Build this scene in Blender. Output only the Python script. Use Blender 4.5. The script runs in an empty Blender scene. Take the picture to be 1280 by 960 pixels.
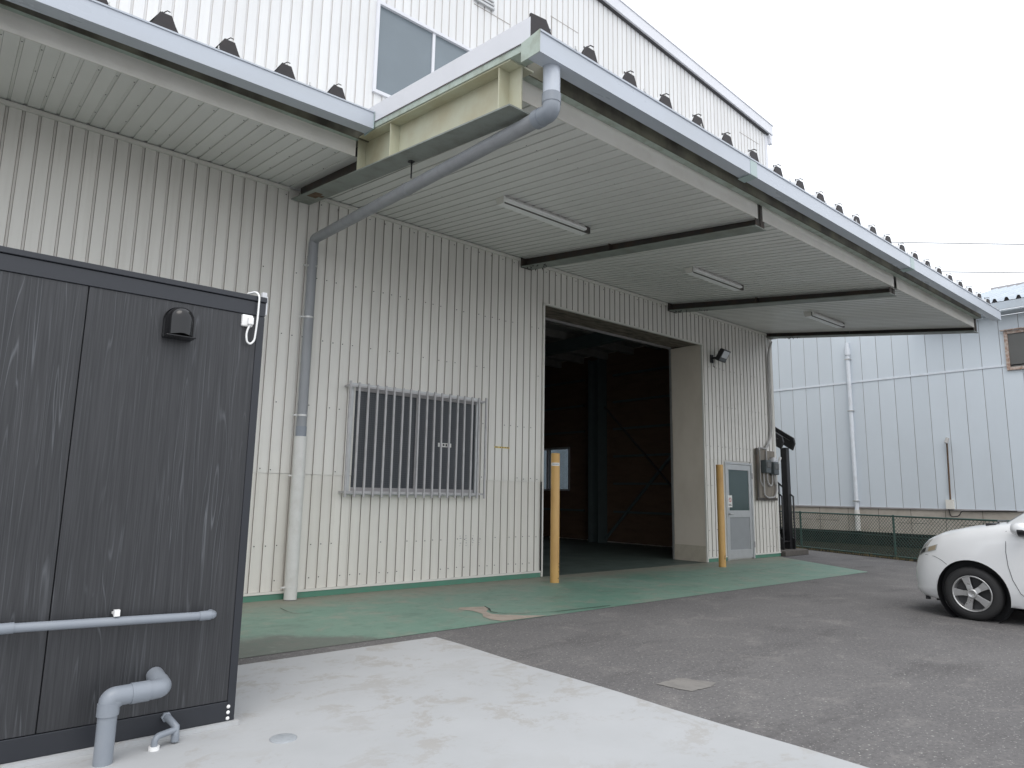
import bpy, bmesh, math, random
from mathutils import Vector, Matrix
random.seed(7)
SC = bpy.context.scene
COL = SC.collection
R = math.radians

# ------------------------------------------------------------------ camera
cam_d = bpy.data.cameras.new('camera'); cam = bpy.data.objects.new('camera', cam_d); COL.objects.link(cam)
yaw, pitch, roll = 0.69833361, 0.15934919, 0.01753906
fwd = Vector((math.sin(yaw)*math.cos(pitch), math.cos(yaw)*math.cos(pitch), math.sin(pitch)))
rgt = Vector((math.cos(yaw), -math.sin(yaw), 0)); upv = rgt.cross(fwd)
r2 = math.cos(roll)*rgt + math.sin(roll)*upv; u2 = -math.sin(roll)*rgt + math.cos(roll)*upv
mw = Matrix((r2, u2, -fwd)).transposed().to_4x4(); mw.translation = (0, -8.58, 1.35)
cam.matrix_world = mw
cam_d.sensor_width = 36; cam_d.lens = 853.71/1280*36; cam_d.clip_start = .05; cam_d.clip_end = 2000
SC.camera = cam

# ------------------------------------------------------------------ light: bright overcast
SUN_EL, SUN_AZ = R(58), R(215)           # azimuth clockwise from +Y
world = bpy.data.worlds.new('World'); SC.world = world; world.use_nodes = True
nt = world.node_tree; nt.nodes.clear()
wo = nt.nodes.new('ShaderNodeOutputWorld'); bg = nt.nodes.new('ShaderNodeBackground')
sky = nt.nodes.new('ShaderNodeTexSky'); sky.sky_type = 'NISHITA'; sky.sun_disc = False
sky.sun_elevation = SUN_EL; sky.sun_rotation = SUN_AZ; sky.dust_density = 4; sky.air_density = 1
mx = nt.nodes.new('ShaderNodeMix'); mx.data_type = 'RGBA'; mx.inputs[0].default_value = .82
mx.inputs[7].default_value = (9.2, 9.5, 9.9, 1)          # the even cloud layer
nt.links.new(sky.outputs[0], mx.inputs[6]); nt.links.new(mx.outputs[2], bg.inputs[0])
bg.inputs[1].default_value = .12; nt.links.new(bg.outputs[0], wo.inputs[0])
sd = bpy.data.lights.new('sun', 'SUN'); sd.energy = .55; sd.angle = R(35); sd.color = (1, .97, .93)
so = bpy.data.objects.new('sun', sd); COL.objects.link(so)
sdir = Vector((math.sin(SUN_AZ)*math.cos(SUN_EL), math.cos(SUN_AZ)*math.cos(SUN_EL), math.sin(SUN_EL)))
so.rotation_euler = sdir.to_track_quat('Z', 'Y').to_euler(); so.location = (0, -10, 20)
vs = SC.view_settings; vs.view_transform = 'Standard'; vs.look = 'None'; vs.gamma = 1; vs.exposure = .60
vs.use_curve_mapping = False

# ------------------------------------------------------------------ materials
def new_mat(name):
    m = bpy.data.materials.new(name); m.use_nodes = True
    n = m.node_tree; b = n.nodes['Principled BSDF']
    return m, n, b
def lk(n, a, b): n.links.new(a, b)
def geo_pos(n, scale=(1, 1, 1)):
    g = n.nodes.new('ShaderNodeNewGeometry'); mp = n.nodes.new('ShaderNodeMapping')
    mp.inputs['Scale'].default_value = scale; lk(n, g.outputs['Position'], mp.inputs['Vector'])
    return mp.outputs[0]
def noise(n, vec, scale, detail=4, rough=.55, dist=0):
    t = n.nodes.new('ShaderNodeTexNoise'); t.inputs['Scale'].default_value = scale
    t.inputs['Detail'].default_value = detail; t.inputs['Roughness'].default_value = rough
    t.inputs['Distortion'].default_value = dist; lk(n, vec, t.inputs['Vector']); return t.outputs[0]
def ramp(n, fac, a, b, va=0., vb=1.):
    r = n.nodes.new('ShaderNodeMapRange'); r.inputs[1].default_value = a; r.inputs[2].default_value = b
    r.inputs[3].default_value = va; r.inputs[4].default_value = vb; lk(n, fac, r.inputs[0]); return r.outputs[0]
def mixc(n, fac, c1, c2, blend='MIX'):
    m = n.nodes.new('ShaderNodeMix'); m.data_type = 'RGBA'; m.blend_type = blend
    for i, c in ((6, c1), (7, c2)):
        if isinstance(c, tuple): m.inputs[i].default_value = (*c, 1)
        else: lk(n, c, m.inputs[i])
    if isinstance(fac, (int, float)): m.inputs[0].default_value = fac
    else: lk(n, fac, m.inputs[0])
    return m.outputs[2]
def math_n(n, op, a, b=None):
    m = n.nodes.new('ShaderNodeMath'); m.operation = op
    for i, c in ((0, a), (1, b)):
        if c is None: continue
        if isinstance(c, (int, float)): m.inputs[i].default_value = c
        else: lk(n, c, m.inputs[i])
    return m.outputs[0]
def bump(n, b, h, strength=.2, dist=.01):
    k = n.nodes.new('ShaderNodeBump'); k.inputs['Strength'].default_value = strength
    k.inputs['Distance'].default_value = dist; lk(n, h, k.inputs['Height']); lk(n, k.outputs[0], b.inputs['Normal'])
def paint(name, c, c2=None, rough=.5, scale=1.5, amt=.5, stretch=(1, 1, 1), metal=0, spec=.5, speck=0, rnd=0, bumpy=0, lo=.45, hi=.75):
    """painted or worn surface: base colour, soft blotches of a second colour, fine specks, per-object tint"""
    m, n, b = new_mat(name)
    c2 = c2 or tuple(x*.8 for x in c)
    p = geo_pos(n, stretch); nz = noise(n, p, scale, 6, .6)
    col = mixc(n, ramp(n, nz, lo, hi, 0, amt), c, c2)
    if speck:
        p2 = geo_pos(n); n2 = noise(n, p2, 70, 2, .7)
        col = mixc(n, ramp(n, n2, .62, .75, 0, speck), col, tuple(x*.45 for x in c))
    if rnd:
        oi = n.nodes.new('ShaderNodeObjectInfo')
        k = ramp(n, oi.outputs['Random'], 0, 1, 1-rnd, 1+rnd*.3)
        hv = n.nodes.new('ShaderNodeHueSaturation'); lk(n, col, hv.inputs['Color']); lk(n, k, hv.inputs['Value']); col = hv.outputs[0]
    lk(n, col, b.inputs['Base Color'])
    lk(n, ramp(n, nz, .3, .8, rough-.08, rough+.1), b.inputs['Roughness'])
    b.inputs['Metallic'].default_value = metal; b.inputs['Specular IOR Level'].default_value = spec
    if bumpy:
        bump(n, b, noise(n, geo_pos(n), 40, 4, .7), bumpy, .01)
    return m
M = {}
def cladding_mat(name, c, dirt):
    m, n, b = new_mat(name)
    st = noise(n, geo_pos(n, (14, 14, .55)), 1.0, 5, .6)
    big = noise(n, geo_pos(n), .9, 4, .6)
    col = mixc(n, ramp(n, st, .48, .8, 0, .5), c, dirt)
    col = mixc(n, ramp(n, big, .5, .8, 0, .35), col, tuple(x*.86 for x in c))
    fine = noise(n, geo_pos(n, (1, 1, 1)), 60, 2, .7)
    col = mixc(n, ramp(n, fine, .66, .78, 0, .35), col, tuple(x*.55 for x in dirt))
    oi = n.nodes.new('ShaderNodeObjectInfo'); hv = n.nodes.new('ShaderNodeHueSaturation')
    lk(n, col, hv.inputs['Color']); lk(n, ramp(n, oi.outputs['Random'], 0, 1, .955, 1.02), hv.inputs['Value'])
    lk(n, hv.outputs[0], b.inputs['Base Color']); b.inputs['Roughness'].default_value = .5
    b.inputs['Specular IOR Level'].default_value = .35
    bump(n, b, noise(n, geo_pos(n, (2.2, 2.2, 1.2)), 2, 3, .5), .10, .02)
    return m
M['clad'] = cladding_mat('cream_cladding', (.765, .745, .70), (.61, .58, .53))
M['clad_up'] = cladding_mat('cladding_skylit', (.76, .765, .765), (.66, .655, .64))  # same cladding as below, with the bright skylight put into its colour
M['groove_up'] = paint('groove_skylit', (.60, .585, .565), (.46, .43, .41), .7, 3, .5, (8, 8, .6))  # lighter groove copy to go with the skylit panels
M['clad_low'] = cladding_mat('cream_cladding_lower', (.735, .71, .655), (.585, .555, .495))
M['groove'] = paint('groove_dark', (.37, .335, .305), (.27, .235, .21), .7, 3, .6, (8, 8, .6))  # darker tone for groove walls, lap edges and sheet outlines
M['trim'] = paint('cream_trim', (.72, .705, .655), (.58, .555, .50), .5, 3, .5)
M['soffit'] = paint('soffit_sheet', (.76, .755, .725), (.64, .635, .595), .45, 1.2, .5, (1, .35, 1), rnd=.05, speck=.1)
M['soffit_groove'] = paint('soffit_groove', (.54, .535, .51), (.44, .43, .40), .55, 2, .5)
M['gutter'] = paint('gutter_pvc', (.50, .54, .60), (.44, .47, .50), .32, .8, .5, (1, 3, 3))
M['gutter_old'] = paint('gutter_joint', (.40, .50, .49), (.33, .42, .41), .4, 5, .5)
M['mint'] = paint('mint_paint', (.42, .49, .43), (.24, .255, .19), .55, 7, .8, speck=.5)
M['beam_cream'] = paint('cream_steel', (.53, .53, .40), (.42, .36, .22), .5, 2.2, .75, (2, 1, 1), speck=.15, lo=.42, hi=.72)
M['beam_dark'] = paint('dark_steel', (.055, .05, .045), (.11, .065, .04), .6, 5, .7, speck=.2)
M['flange'] = paint('flange_steel', (.26, .285, .26), (.17, .165, .13), .55, 4, .6, speck=.6)
M['purlin'] = paint('olive_steel', (.14, .135, .095), (.055, .05, .04), .6, 1.6, .9, (1.5, 1, 1), speck=.4, lo=.4, hi=.6)
M['rust'] = paint('rust_steel', (.14, .085, .05), (.07, .045, .03), .8, 9, .7)
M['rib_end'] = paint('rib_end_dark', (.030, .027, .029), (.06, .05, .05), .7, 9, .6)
M['roof'] = paint('roof_sheet', (.62, .63, .64), (.5, .5, .5), .4, 2, .5)
M['flash'] = paint('white_flashing', (.72, .73, .77), (.62, .63, .66), .35, 1.5, .4, (1, 1, 1))
M['pipe_grey'] = paint('grey_pipe', (.28, .29, .305), (.215, .22, .23), .42, 2.5, .6, (3, 3, .6))
M['pipe_white'] = paint('white_pipe_paint', (.66, .655, .63), (.5, .48, .44), .5, 6, .5, speck=.45)
M['pvc'] = paint('grey_pvc', (.235, .26, .295), (.27, .29, .315), .38, 7, .5, speck=.1)
M['zinc'] = paint('zinc', (.55, .55, .54), (.38, .37, .36), .4, 14, .6, metal=.6)
M['alu'] = paint('aluminium', (.52, .53, .535), (.42, .42, .42), .4, 6, .5, metal=.35)
M['alu_dull'] = paint('dull_aluminium', (.37, .355, .36), (.28, .265, .26), .5, 6, .5, metal=.2)
M['bars'] = paint('grille_steel', (.46, .45, .455), (.34, .32, .32), .5, 9, .6, metal=.15)
M['slot_shade'] = paint('lamp_slot_shade', (.085, .075, .07), (.14, .12, .11), .6, 8, .6)
M['door_panel'] = paint('door_sheet', (.29, .30, .31), (.24, .25, .25), .45, 3, .5)
M['black'] = paint('black_paint', (.016, .016, .018), (.03, .028, .028), .4, 6, .5)
M['black_gloss'] = paint('black_plastic', (.006, .006, .007), (.01, .01, .011), .14, 6, .3)
M['white'] = paint('white_plastic', (.86, .86, .85), (.76, .75, .73), .4, 14, .5)
M['label'] = paint('white_label', (.78, .77, .74), (.6, .58, .54), .5, 30, .5)
M['ink'] = paint('ink', (.03, .03, .035), None, .6)
M['red'] = paint('red_ink', (.45, .06, .05), None, .6)
M['yellow_ink'] = paint('yellow_sticker', (.72, .55, .12), (.6, .45, .2), .5, 20, .6)
M['bollard'] = paint('ochre_paint', (.56, .335, .11), (.43, .235, .085), .5, 5, .65, (1, 1, .5), speck=.12)
M['scuff'] = paint('scuff_dark', (.05, .035, .025), (.13, .06, .03), .8, 25, .8)
M['wood_board'] = paint('grey_board', (.20, .18, .155), (.34, .29, .225), .8, 2.5, .9, (14, 14, 1), speck=.3)
M['meter'] = paint('meter_grey', (.085, .10, .105), (.06, .065, .07), .45, 12, .5)
M['cable_grey'] = paint('cable_grey', (.42, .41, .40), (.3, .29, .28), .5, 8, .5)
M['frame_dark'] = paint('charcoal_frame', (.020, .0225, .029), (.025, .0275, .034), .4, 3, .5)
M['nb_wall'] = paint('blue_white_panel', (.615, .67, .72), (.55, .595, .635), .45, .9, .5, (1, 1, .5), rnd=.05)
M['nb_base'] = paint('beige_render', (.44, .40, .35), (.30, .265, .22), .85, 3, .7, speck=.4, bumpy=.3)
M['nb_dark'] = paint('dark_foundation', (.022, .026, .024), (.05, .048, .04), .9, 3.5, .8, bumpy=.4, spec=.1)
M['nb_pipe'] = paint('pale_pipe', (.66, .70, .75), (.5, .51, .53), .45, 5, .5)
M['nb_roof'] = paint('pale_blue_roof', (.50, .56, .62), (.42, .45, .47), .5, 2, .5, rnd=.05)
M['rust_frame'] = paint('rusty_window_frame', (.50, .43, .38), (.26, .13, .08), .7, 14, .9, lo=.4, hi=.65)
M['fence'] = paint('green_fence', (.035, .085, .07), (.09, .11, .09), .5, 9, .6)
M['soil'] = paint('dark_soil', (.020, .019, .016), (.05, .05, .03), .95, 6, .9, bumpy=.6, spec=.05)
M['dry'] = paint('dry_grass', (.22, .17, .09), (.10, .12, .04), .9, 15, .9)
M['kerb'] = paint('weathered_concrete', (.10, .09, .08), (.17, .155, .135), .9, 7, .8, speck=.4, bumpy=.4)
M['base_green'] = paint('green_base_paint', (.085, .235, .165), (.13, .20, .15), .55, 5, .6, speck=.2)
M['teal'] = paint('teal_column', (.075, .10, .10), (.06, .075, .075), .6, 3, .5)
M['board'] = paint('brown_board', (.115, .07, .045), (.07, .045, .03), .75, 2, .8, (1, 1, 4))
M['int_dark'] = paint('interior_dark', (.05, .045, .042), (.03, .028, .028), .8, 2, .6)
M['deck'] = paint('deck_grey', (.22, .21, .20), (.13, .12, .115), .7, 3, .7)
M['reveal'] = paint('beige_reveal', (.70, .63, .54), (.56, .49, .41), .6, 1.6, .6, (1, 1, .6))
M['reveal_low'] = paint('reveal_foot', (.54, .49, .40), (.42, .37, .29), .7, 6, .7, speck=.3)
M['header'] = paint('brown_header', (.25, .205, .165), (.06, .05, .045), .8, 3.2, .9, (1, 2.5, 1), speck=.5, lo=.4, hi=.7)
M['tyre'] = paint('tyre', (.016, .016, .017), (.03, .029, .027), .75, 9, .6)
M['rim'] = paint('rim_silver', (.48, .48, .48), (.40, .395, .39), .32, 9, .4, metal=.7)
M['rim_dark'] = paint('rim_recess', (.03, .03, .032), None, .5)
M['arch'] = paint('arch_liner', (.012, .012, .014), None, .7)
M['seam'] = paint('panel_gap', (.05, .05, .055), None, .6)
M['lens_amber'] = paint('lens_amber', (.36, .30, .21), None, .15)

def carpaint():
    m, n, b = new_mat('white_car_paint')
    nz = noise(n, geo_pos(n), 2, 4, .6)
    lk(n, mixc(n, ramp(n, nz, .4, .8, 0, .3), (.78, .79, .80), (.70, .70, .69)), b.inputs['Base Color'])
    b.inputs['Roughness'].default_value = .28; b.inputs['Coat Weight'].default_value = .6; b.inputs['Coat Roughness'].default_value = .06
    return m
M['car'] = carpaint()
def glass(name, c, rough=.08, alpha=1., wire=False, trans=0.):
    m, n, b = new_mat(name)
    b.inputs['Base Color'].default_value = (*c, 1); b.inputs['Roughness'].default_value = rough
    b.inputs['Specular IOR Level'].default_value = .5; b.inputs['Transmission Weight'].default_value = trans
    if wire:     # figured wired glass: fine diagonal relief and grid
        p = geo_pos(n, (1, 1, 1)); mp = n.nodes.new('ShaderNodeMapping'); mp.inputs['Rotation'].default_value = (0, R(45), 0)
        lk(n, p, mp.inputs['Vector']); ck = n.nodes.new('ShaderNodeTexChecker'); ck.inputs['Scale'].default_value = 46
        lk(n, mp.outputs[0], ck.inputs['Vector'])
        nz = noise(n, p, 1.2, 3, .5)
        c1 = mixc(n, ramp(n, nz, .35, .7), c, tuple(x*1.5 for x in c))
        lk(n, mixc(n, math_n(n, 'MULTIPLY', ck.outputs[1], .45), c1, tuple(x*2.2 for x in c)), b.inputs['Base Color'])
        bump(n, b, ck.outputs[1], .25, .004)
    else:
        nz = noise(n, geo_pos(n), 1.5, 3, .5)
        lk(n, mixc(n, ramp(n, nz, .4, .8, 0, .4), c, tuple(x*1.35 for x in c)), b.inputs['Base Color'])
    return m
M['glass_wired'] = glass('wired_glass', (.030, .034, .040), .35, wire=True)
M['glass_door'] = glass('door_glass', (.055, .085, .085), .2)
M['glass_upper'] = glass('frosted_glass', (.17, .205, .23), .38)
M['glass_nb'] = glass('neighbour_glass', (.10, .10, .095), .25)
M['glass_car'] = glass('car_glass', (.03, .035, .04), .04)
M['lens'] = glass('clear_lens', (.42, .42, .40), .08)
M['lamp_glass'] = glass('floodlight_glass', (.55, .56, .58), .12)

def tinted():
    m, n, b = new_mat('tinted_pane')
    tr = n.nodes.new('ShaderNodeBsdfTransparent'); tr.inputs[0].default_value = (.52, .56, .58, 1)
    b.inputs['Base Color'].default_value = (.3, .32, .33, 1); b.inputs['Roughness'].default_value = .2
    mxs = n.nodes.new('ShaderNodeMixShader'); mxs.inputs[0].default_value = .18
    lk(n, tr.outputs[0], mxs.inputs[1]); lk(n, b.outputs[0], mxs.inputs[2])
    lk(n, mxs.outputs[0], n.nodes['Material Output'].inputs[0]); return m
M['tinted'] = tinted()
def wood_dark():
    m, n, b = new_mat('charcoal_woodgrain')
    p = geo_pos(n, (1, 1, 1))
    fine = noise(n, geo_pos(n, (120, 120, 2.2)), 1, 4, .6)
    # cathedral grain: thin pale lines where a stretched, warped noise crosses a level
    w1 = noise(n, geo_pos(n, (8.5, 8.5, .30)), 1.0, 2, .5, .55)
    ln = math_n(n, 'ABSOLUTE', math_n(n, 'SUBTRACT', math_n(n, 'FRACT', math_n(n, 'MULTIPLY', w1, 13.)), .5))
    line = ramp(n, ln, .0, .085, 1, 0)
    br = noise(n, geo_pos(n, (7, 7, .8)), 1, 4, .7)
    line = math_n(n, 'MULTIPLY', line, ramp(n, br, .42, .62))
    base = mixc(n, ramp(n, fine, .35, .7), (.023, .024, .027), (.043, .044, .048))
    lk(n, mixc(n, math_n(n, 'MULTIPLY', line, .5), base, (.16, .17, .185)), b.inputs['Base Color'])
    b.inputs['Roughness'].default_value = .42; b.inputs['Specular IOR Level'].default_value = .45
    bump(n, b, fine, .15, .002)
    return m
M['wood_dark'] = wood_dark()
def concrete():
    m, n, b = new_mat('pale_concrete')
    p = geo_pos(n)
    big = noise(n, p, .7, 5, .6); mid = noise(n, p, 2.6, 6, .7, .6); fine = noise(n, p, 120, 3, .7)
    col = mixc(n, ramp(n, big, .35, .7), (.42, .43, .437), (.48, .49, .50))
    sepx = noise(n, geo_pos(n, (1.5, 1.8, 1)), 1.7, 8, .8, .35)
    area = ramp(n, noise(n, p, .8, 2, .5), .33, .50)
    st = math_n(n, 'MULTIPLY', ramp(n, sepx, .515, .575), area)
    col = mixc(n, math_n(n, 'MULTIPLY', st, .55), col, (.35, .325, .295))
    col = mixc(n, ramp(n, mid, .58, .74, 0, .25), col, (.40, .385, .36))
    col = mixc(n, ramp(n, fine, .62, .74, 0, .3), col, (.33, .32, .31))
    lk(n, col, b.inputs['Base Color']); b.inputs['Roughness'].default_value = .8
    bump(n, b, noise(n, p, 45, 5, .7), .12, .006); return m
M['concrete'] = concrete()
def asphalt():
    m, n, b = new_mat('worn_asphalt')
    p = geo_pos(n)
    big = noise(n, p, .45, 5, .6); mid = noise(n, p, 2.2, 6, .7, .4); fine = noise(n, p, 48, 2, .6); grain = noise(n, p, 30, 4, .85)
    col = mixc(n, ramp(n, big, .35, .7), (.142, .137, .137), (.188, .182, .180))
    col = mixc(n, ramp(n, mid, .54, .70, 0, .6), col, (.265, .252, .240))
    col = mixc(n, ramp(n, noise(n, geo_pos(n, (.6, 1.5, 1)), 1.1, 6, .7), .54, .70, 0, .65), col, (.090, .086, .087))
    col = mixc(n, ramp(n, grain, .48, .66, 0, .55), col, (.072, .070, .073))
    col = mixc(n, ramp(n, fine, .63, .68, 0, .8), col, (.42, .41, .39))
    dust = math_n(n, 'MULTIPLY', ramp(n, noise(n, geo_pos(n, (1, 2, 1)), 3.2, 7, .8, .7), .57, .68), ramp(n, noise(n, p, .6, 3, .5), .47, .62))
    col = mixc(n, math_n(n, 'MULTIPLY', dust, .6), col, (.30, .285, .265))
    lk(n, col, b.inputs['Base Color']); b.inputs['Roughness'].default_value = .88; b.inputs['Specular IOR Level'].default_value = .2
    bump(n, b, grain, .4, .008); return m
M['asphalt'] = asphalt()
def green_floor():
    m, n, b = new_mat('worn_green_floor_paint')
    p = geo_pos(n)
    big = noise(n, p, .5, 5, .62); mid = noise(n, p, 2.4, 7, .72, .4); fine = noise(n, p, 90, 3, .7)
    col = mixc(n, ramp(n, big, .35, .68), (.150, .275, .215), (.215, .305, .250))
    col = mixc(n, ramp(n, mid, .50, .66, 0, .62), col, (.31, .295, .25))           # worn to concrete
    g = n.nodes.new('ShaderNodeNewGeometry'); sx = n.nodes.new('ShaderNodeSeparateXYZ'); lk(n, g.outputs['Position'], sx.inputs[0])
    y = math_n(n, 'ADD', sx.outputs[1], math_n(n, 'MULTIPLY', math_n(n, 'SUBTRACT', mid, .5), .9))
    col = mixc(n, math_n(n, 'MULTIPLY', ramp(n, y, -1.0, -.15), .85), col, (.27, .245, .20))    # dust swept against the wall
    xl = math_n(n, 'SUBTRACT', math_n(n, 'MULTIPLY', ramp(n, sx.outputs[0], 2.6, 3.7), -1.), 0.)
    edge = ramp(n, math_n(n, 'ADD', math_n(n, 'MULTIPLY', y, -1.), xl), 1.95, 2.15)
    col = mixc(n, math_n(n, 'MULTIPLY', edge, .85), col, (.145, .15, .135))          # paint worn off along the outer edge
    col = mixc(n, ramp(n, fine, .66, .78, 0, .5), col, (.28, .28, .25))
    col = mixc(n, ramp(n, noise(n, geo_pos(n, (1, 1.6, 1)), 1.3, 6, .7), .56, .72, 0, .5), col, (.105, .165, .135))
    mot = noise(n, geo_pos(n, (1, 1.3, 1)), 5.5, 6, .75, .6)
    col = mixc(n, ramp(n, mot, .52, .68, 0, .45), col, (.10, .17, .135)); col = mixc(n, ramp(n, mot, .30, .44, .4, 0), col, (.30, .34, .29))
    sc_ = noise(n, geo_pos(n, (7, 1.2, 1)), 2.5, 6, .8, .4); col = mixc(n, ramp(n, sc_, .62, .70, 0, .5), col, (.36, .36, .32))
    b.inputs['Specular IOR Level'].default_value = .3
    lk(n, col, b.inputs['Base Color'])
    lk(n, ramp(n, big, .3, .7, .42, .72), b.inputs['Roughness'])
    bump(n, b, noise(n, p, 30, 4, .7), .10, .005); return m
M['green'] = green_floor()
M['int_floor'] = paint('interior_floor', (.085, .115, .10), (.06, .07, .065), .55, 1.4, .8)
M['chip'] = paint('bare_concrete', (.40, .345, .295), (.29, .25, .21), .9, 9, .8, speck=.4, spec=.15)
M['crack'] = paint('crack', (.03, .032, .03), None, .95)
M['patch'] = paint('pale_patch', (.255, .243, .228), (.185, .177, .168), .9, 9, .8, speck=.3, bumpy=.3, spec=.15)
M['iron'] = paint('painted_iron_lid', (.36, .385, .41), (.29, .31, .33), .6, 40, .8, bumpy=.5)

# ------------------------------------------------------------------ mesh tools
class MB:
    def __init__(s): s.v, s.f, s.m, s.sm = [], [], [], []
    def add(s, vs_, fs, mi=0, smooth=False):
        o = len(s.v); s.v += [tuple(q) for q in vs_]
        for f in fs: s.f.append(tuple(i+o for i in f)); s.m.append(mi); s.sm.append(smooth)
        return s
    def box(s, x0, x1, y0, y1, z0, z1, mi=0):
        vs_ = [(x, y, z) for z in (z0, z1) for y in (y0, y1) for x in (x0, x1)]
        return s.add(vs_, [(0, 2, 3, 1), (4, 5, 7, 6), (0, 1, 5, 4), (2, 6, 7, 3), (0, 4, 6, 2), (1, 3, 7, 5)], mi)
    def hexa(s, a, b, mi=0):      # two quads a (4 pts) and b (4 pts) joined
        return s.add(list(a)+list(b), [(3, 2, 1, 0), (4, 5, 6, 7), (0, 1, 5, 4), (1, 2, 6, 5), (2, 3, 7, 6), (3, 0, 4, 7)], mi)
    def prism(s, poly, d, mi=0):  # poly extruded by vector d
        n = len(poly); d = Vector(d)
        vs_ = [Vector(q) for q in poly]+[Vector(q)+d for q in poly]
        fs = [tuple(range(n-1, -1, -1)), tuple(range(n, 2*n))]+[(i, (i+1) % n, (i+1) % n+n, i+n) for i in range(n)]
        return s.add(vs_, fs, mi)
    def tube(s, pts, r, n=12, mi=0, cap=True, smooth=True):
        pts = [Vector(q) for q in pts]; N = len(pts)
        rs = r if isinstance(r, (list, tuple)) else [r]*N
        tg = []
        for i in range(N):
            a = pts[i]-pts[i-1] if i else pts[1]-pts[0]
            b = pts[i+1]-pts[i] if i < N-1 else pts[-1]-pts[-2]
            tg.append((a.normalized()+b.normalized()).normalized())
        ref = Vector((0, 0, 1)) if abs(tg[0].z) < .9 else Vector((1, 0, 0))
        nx = tg[0].cross(ref).normalized(); vs_ = []
        for i in range(N):
            nx = (nx - tg[i]*nx.dot(tg[i])).normalized(); ny = tg[i].cross(nx)
            for k in range(n):
                a = 2*math.pi*k/n; vs_.append(pts[i]+(nx*math.cos(a)+ny*math.sin(a))*rs[i])
        fs = [(i*n+k, i*n+(k+1) % n, (i+1)*n+(k+1) % n, (i+1)*n+k) for i in range(N-1) for k in range(n)]
        s.add(vs_, fs, mi, smooth)
        if cap:
            s.add([vs_[k] for k in range(n)], [tuple(range(n-1, -1, -1))], mi)
            s.add([vs_[(N-1)*n+k] for k in range(n)], [tuple(range(n))], mi)
        return s
    def lathe(s, prof, n, M4, mi=0, smooth=True):    # prof [(r,h)], axis = local z of M4
        vs_ = [M4 @ Vector((r*math.cos(2*math.pi*k/n), r*math.sin(2*math.pi*k/n), h)) for r, h in prof for k in range(n)]
        fs = [(i*n+k, i*n+(k+1) % n, (i+1)*n+(k+1) % n, (i+1)*n+k) for i in range(len(prof)-1) for k in range(n)]
        return s.add(vs_, fs, mi, smooth)
    def mesh(s, name, mats):
        me = bpy.data.meshes.new(name); me.from_pydata(s.v, [], s.f)
        for q in mats: me.materials.append(M[q] if isinstance(q, str) else q)
        me.polygons.foreach_set('material_index', s.m); me.polygons.foreach_set('use_smooth', s.sm)
        me.update(); return me
    def obj(s, name, mats, parent=None, bevel=0, loc=None):
        if isinstance(mats, str): mats = [mats]
        return put(name, s.mesh(name, mats), parent, bevel, loc)
def put(name, me, parent=None, bevel=0, loc=None):
    o = bpy.data.objects.new(name, me); COL.objects.link(o)
    if parent is not None:
        o.parent = parent
        if parent.type == 'EMPTY': o.matrix_parent_inverse = Matrix.Translation(-Vector(parent.location))
    if loc: o.location = loc
    if bevel:
        b = o.modifiers.new('bevel', 'BEVEL'); b.width = bevel; b.segments = 2; b.limit_method = 'ANGLE'; b.angle_limit = R(40)
    return o
def fillet(pts, r, n=6):
    pts = [Vector(q) for q in pts]; out = [pts[0]]
    for i in range(1, len(pts)-1):
        a, b, c = pts[i-1], pts[i], pts[i+1]
        d1 = (a-b); d2 = (c-b); rr = min(r, d1.length*.49, d2.length*.49); d1.normalize(); d2.normalize()
        p0, p1 = b+d1*rr, b+d2*rr
        for k in range(n+1):
            t = k/n; out.append(p0*(1-t)**2+b*2*t*(1-t)+p1*t*t)
    out.append(pts[-1]); return out
def thing(name, label, cat, loc, group=None):
    o = bpy.data.objects.new(name, None); COL.objects.link(o); o.location = loc; o.empty_display_size = .2
    return tag(o, label, cat, group)
def tag(o, label, cat, group=None):
    o['label'] = label; o['category'] = cat
    if group: o['group'] = group
    return o
def struct(o): o['kind'] = 'structure'; return o
def stuff(o): o['kind'] = 'stuff'; return o
def B(): return MB()

# ------------------------------------------------------------------ ground
g = B(); g.add([(-250, -250, 0), (300, -250, 0), (300, 300, 0), (-250, 300, 0)], [(0, 1, 2, 3)])
struct(g.obj('ground', 'asphalt'))
g = B(); poly = [(-6, -.004, .004), (-6, -2.75, .004), (3.2, -2.77, .004), (8, -2.74, .004), (13.8, -2.75, .004), (14.3, -1.9, .004), (15.3, -.25, .004), (15.57, -.004, .004)]
g.add(poly, [tuple(range(len(poly)))]); struct(g.obj('green_apron', 'green'))
g = B()                                  # pale concrete pad, a thin slab with slightly wavering edges
edge = [(3.80+.012*math.sin(i*1.7), -3.0-.45*i, .010) for i in range(0, 26)]
top = [(-6.0, -3.0, .010)]+[(-6+.7*i, -3.0+.008*math.sin(i*2.1), .010) for i in range(1, 14)]+edge+[(-6, -14.3, .010)]
g.add(top, [tuple(range(len(top)-1, -1, -1))])
for i in range(len(top)-1):
    a, b = top[i], top[i+1]; g.add([a, b, (b[0], b[1], -.02), (a[0], a[1], -.02)], [(0, 1, 2, 3)])
struct(g.obj('concrete_pad', 'concrete'))
g = B(); qd = [(4.21, -5.25), (4.49, -5.26), (4.60, -5.50), (4.48, -5.545), (4.25, -5.535)]; pp = []
for (xa_, ya_), (xb_, yb_) in zip(qd, qd[1:]+qd[:1]):
    for i in range(9):
        t_ = i/9; pp.append((xa_+(xb_-xa_)*t_+random.uniform(-.011, .011), ya_+(yb_-ya_)*t_+random.uniform(-.011, .011), .004))
g.add(pp, [tuple(range(len(pp)-1, -1, -1))])
struct(g.obj('asphalt_patch', 'patch'))
g = B()                                  # paint broken away from the apron, with a crack along it
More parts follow.
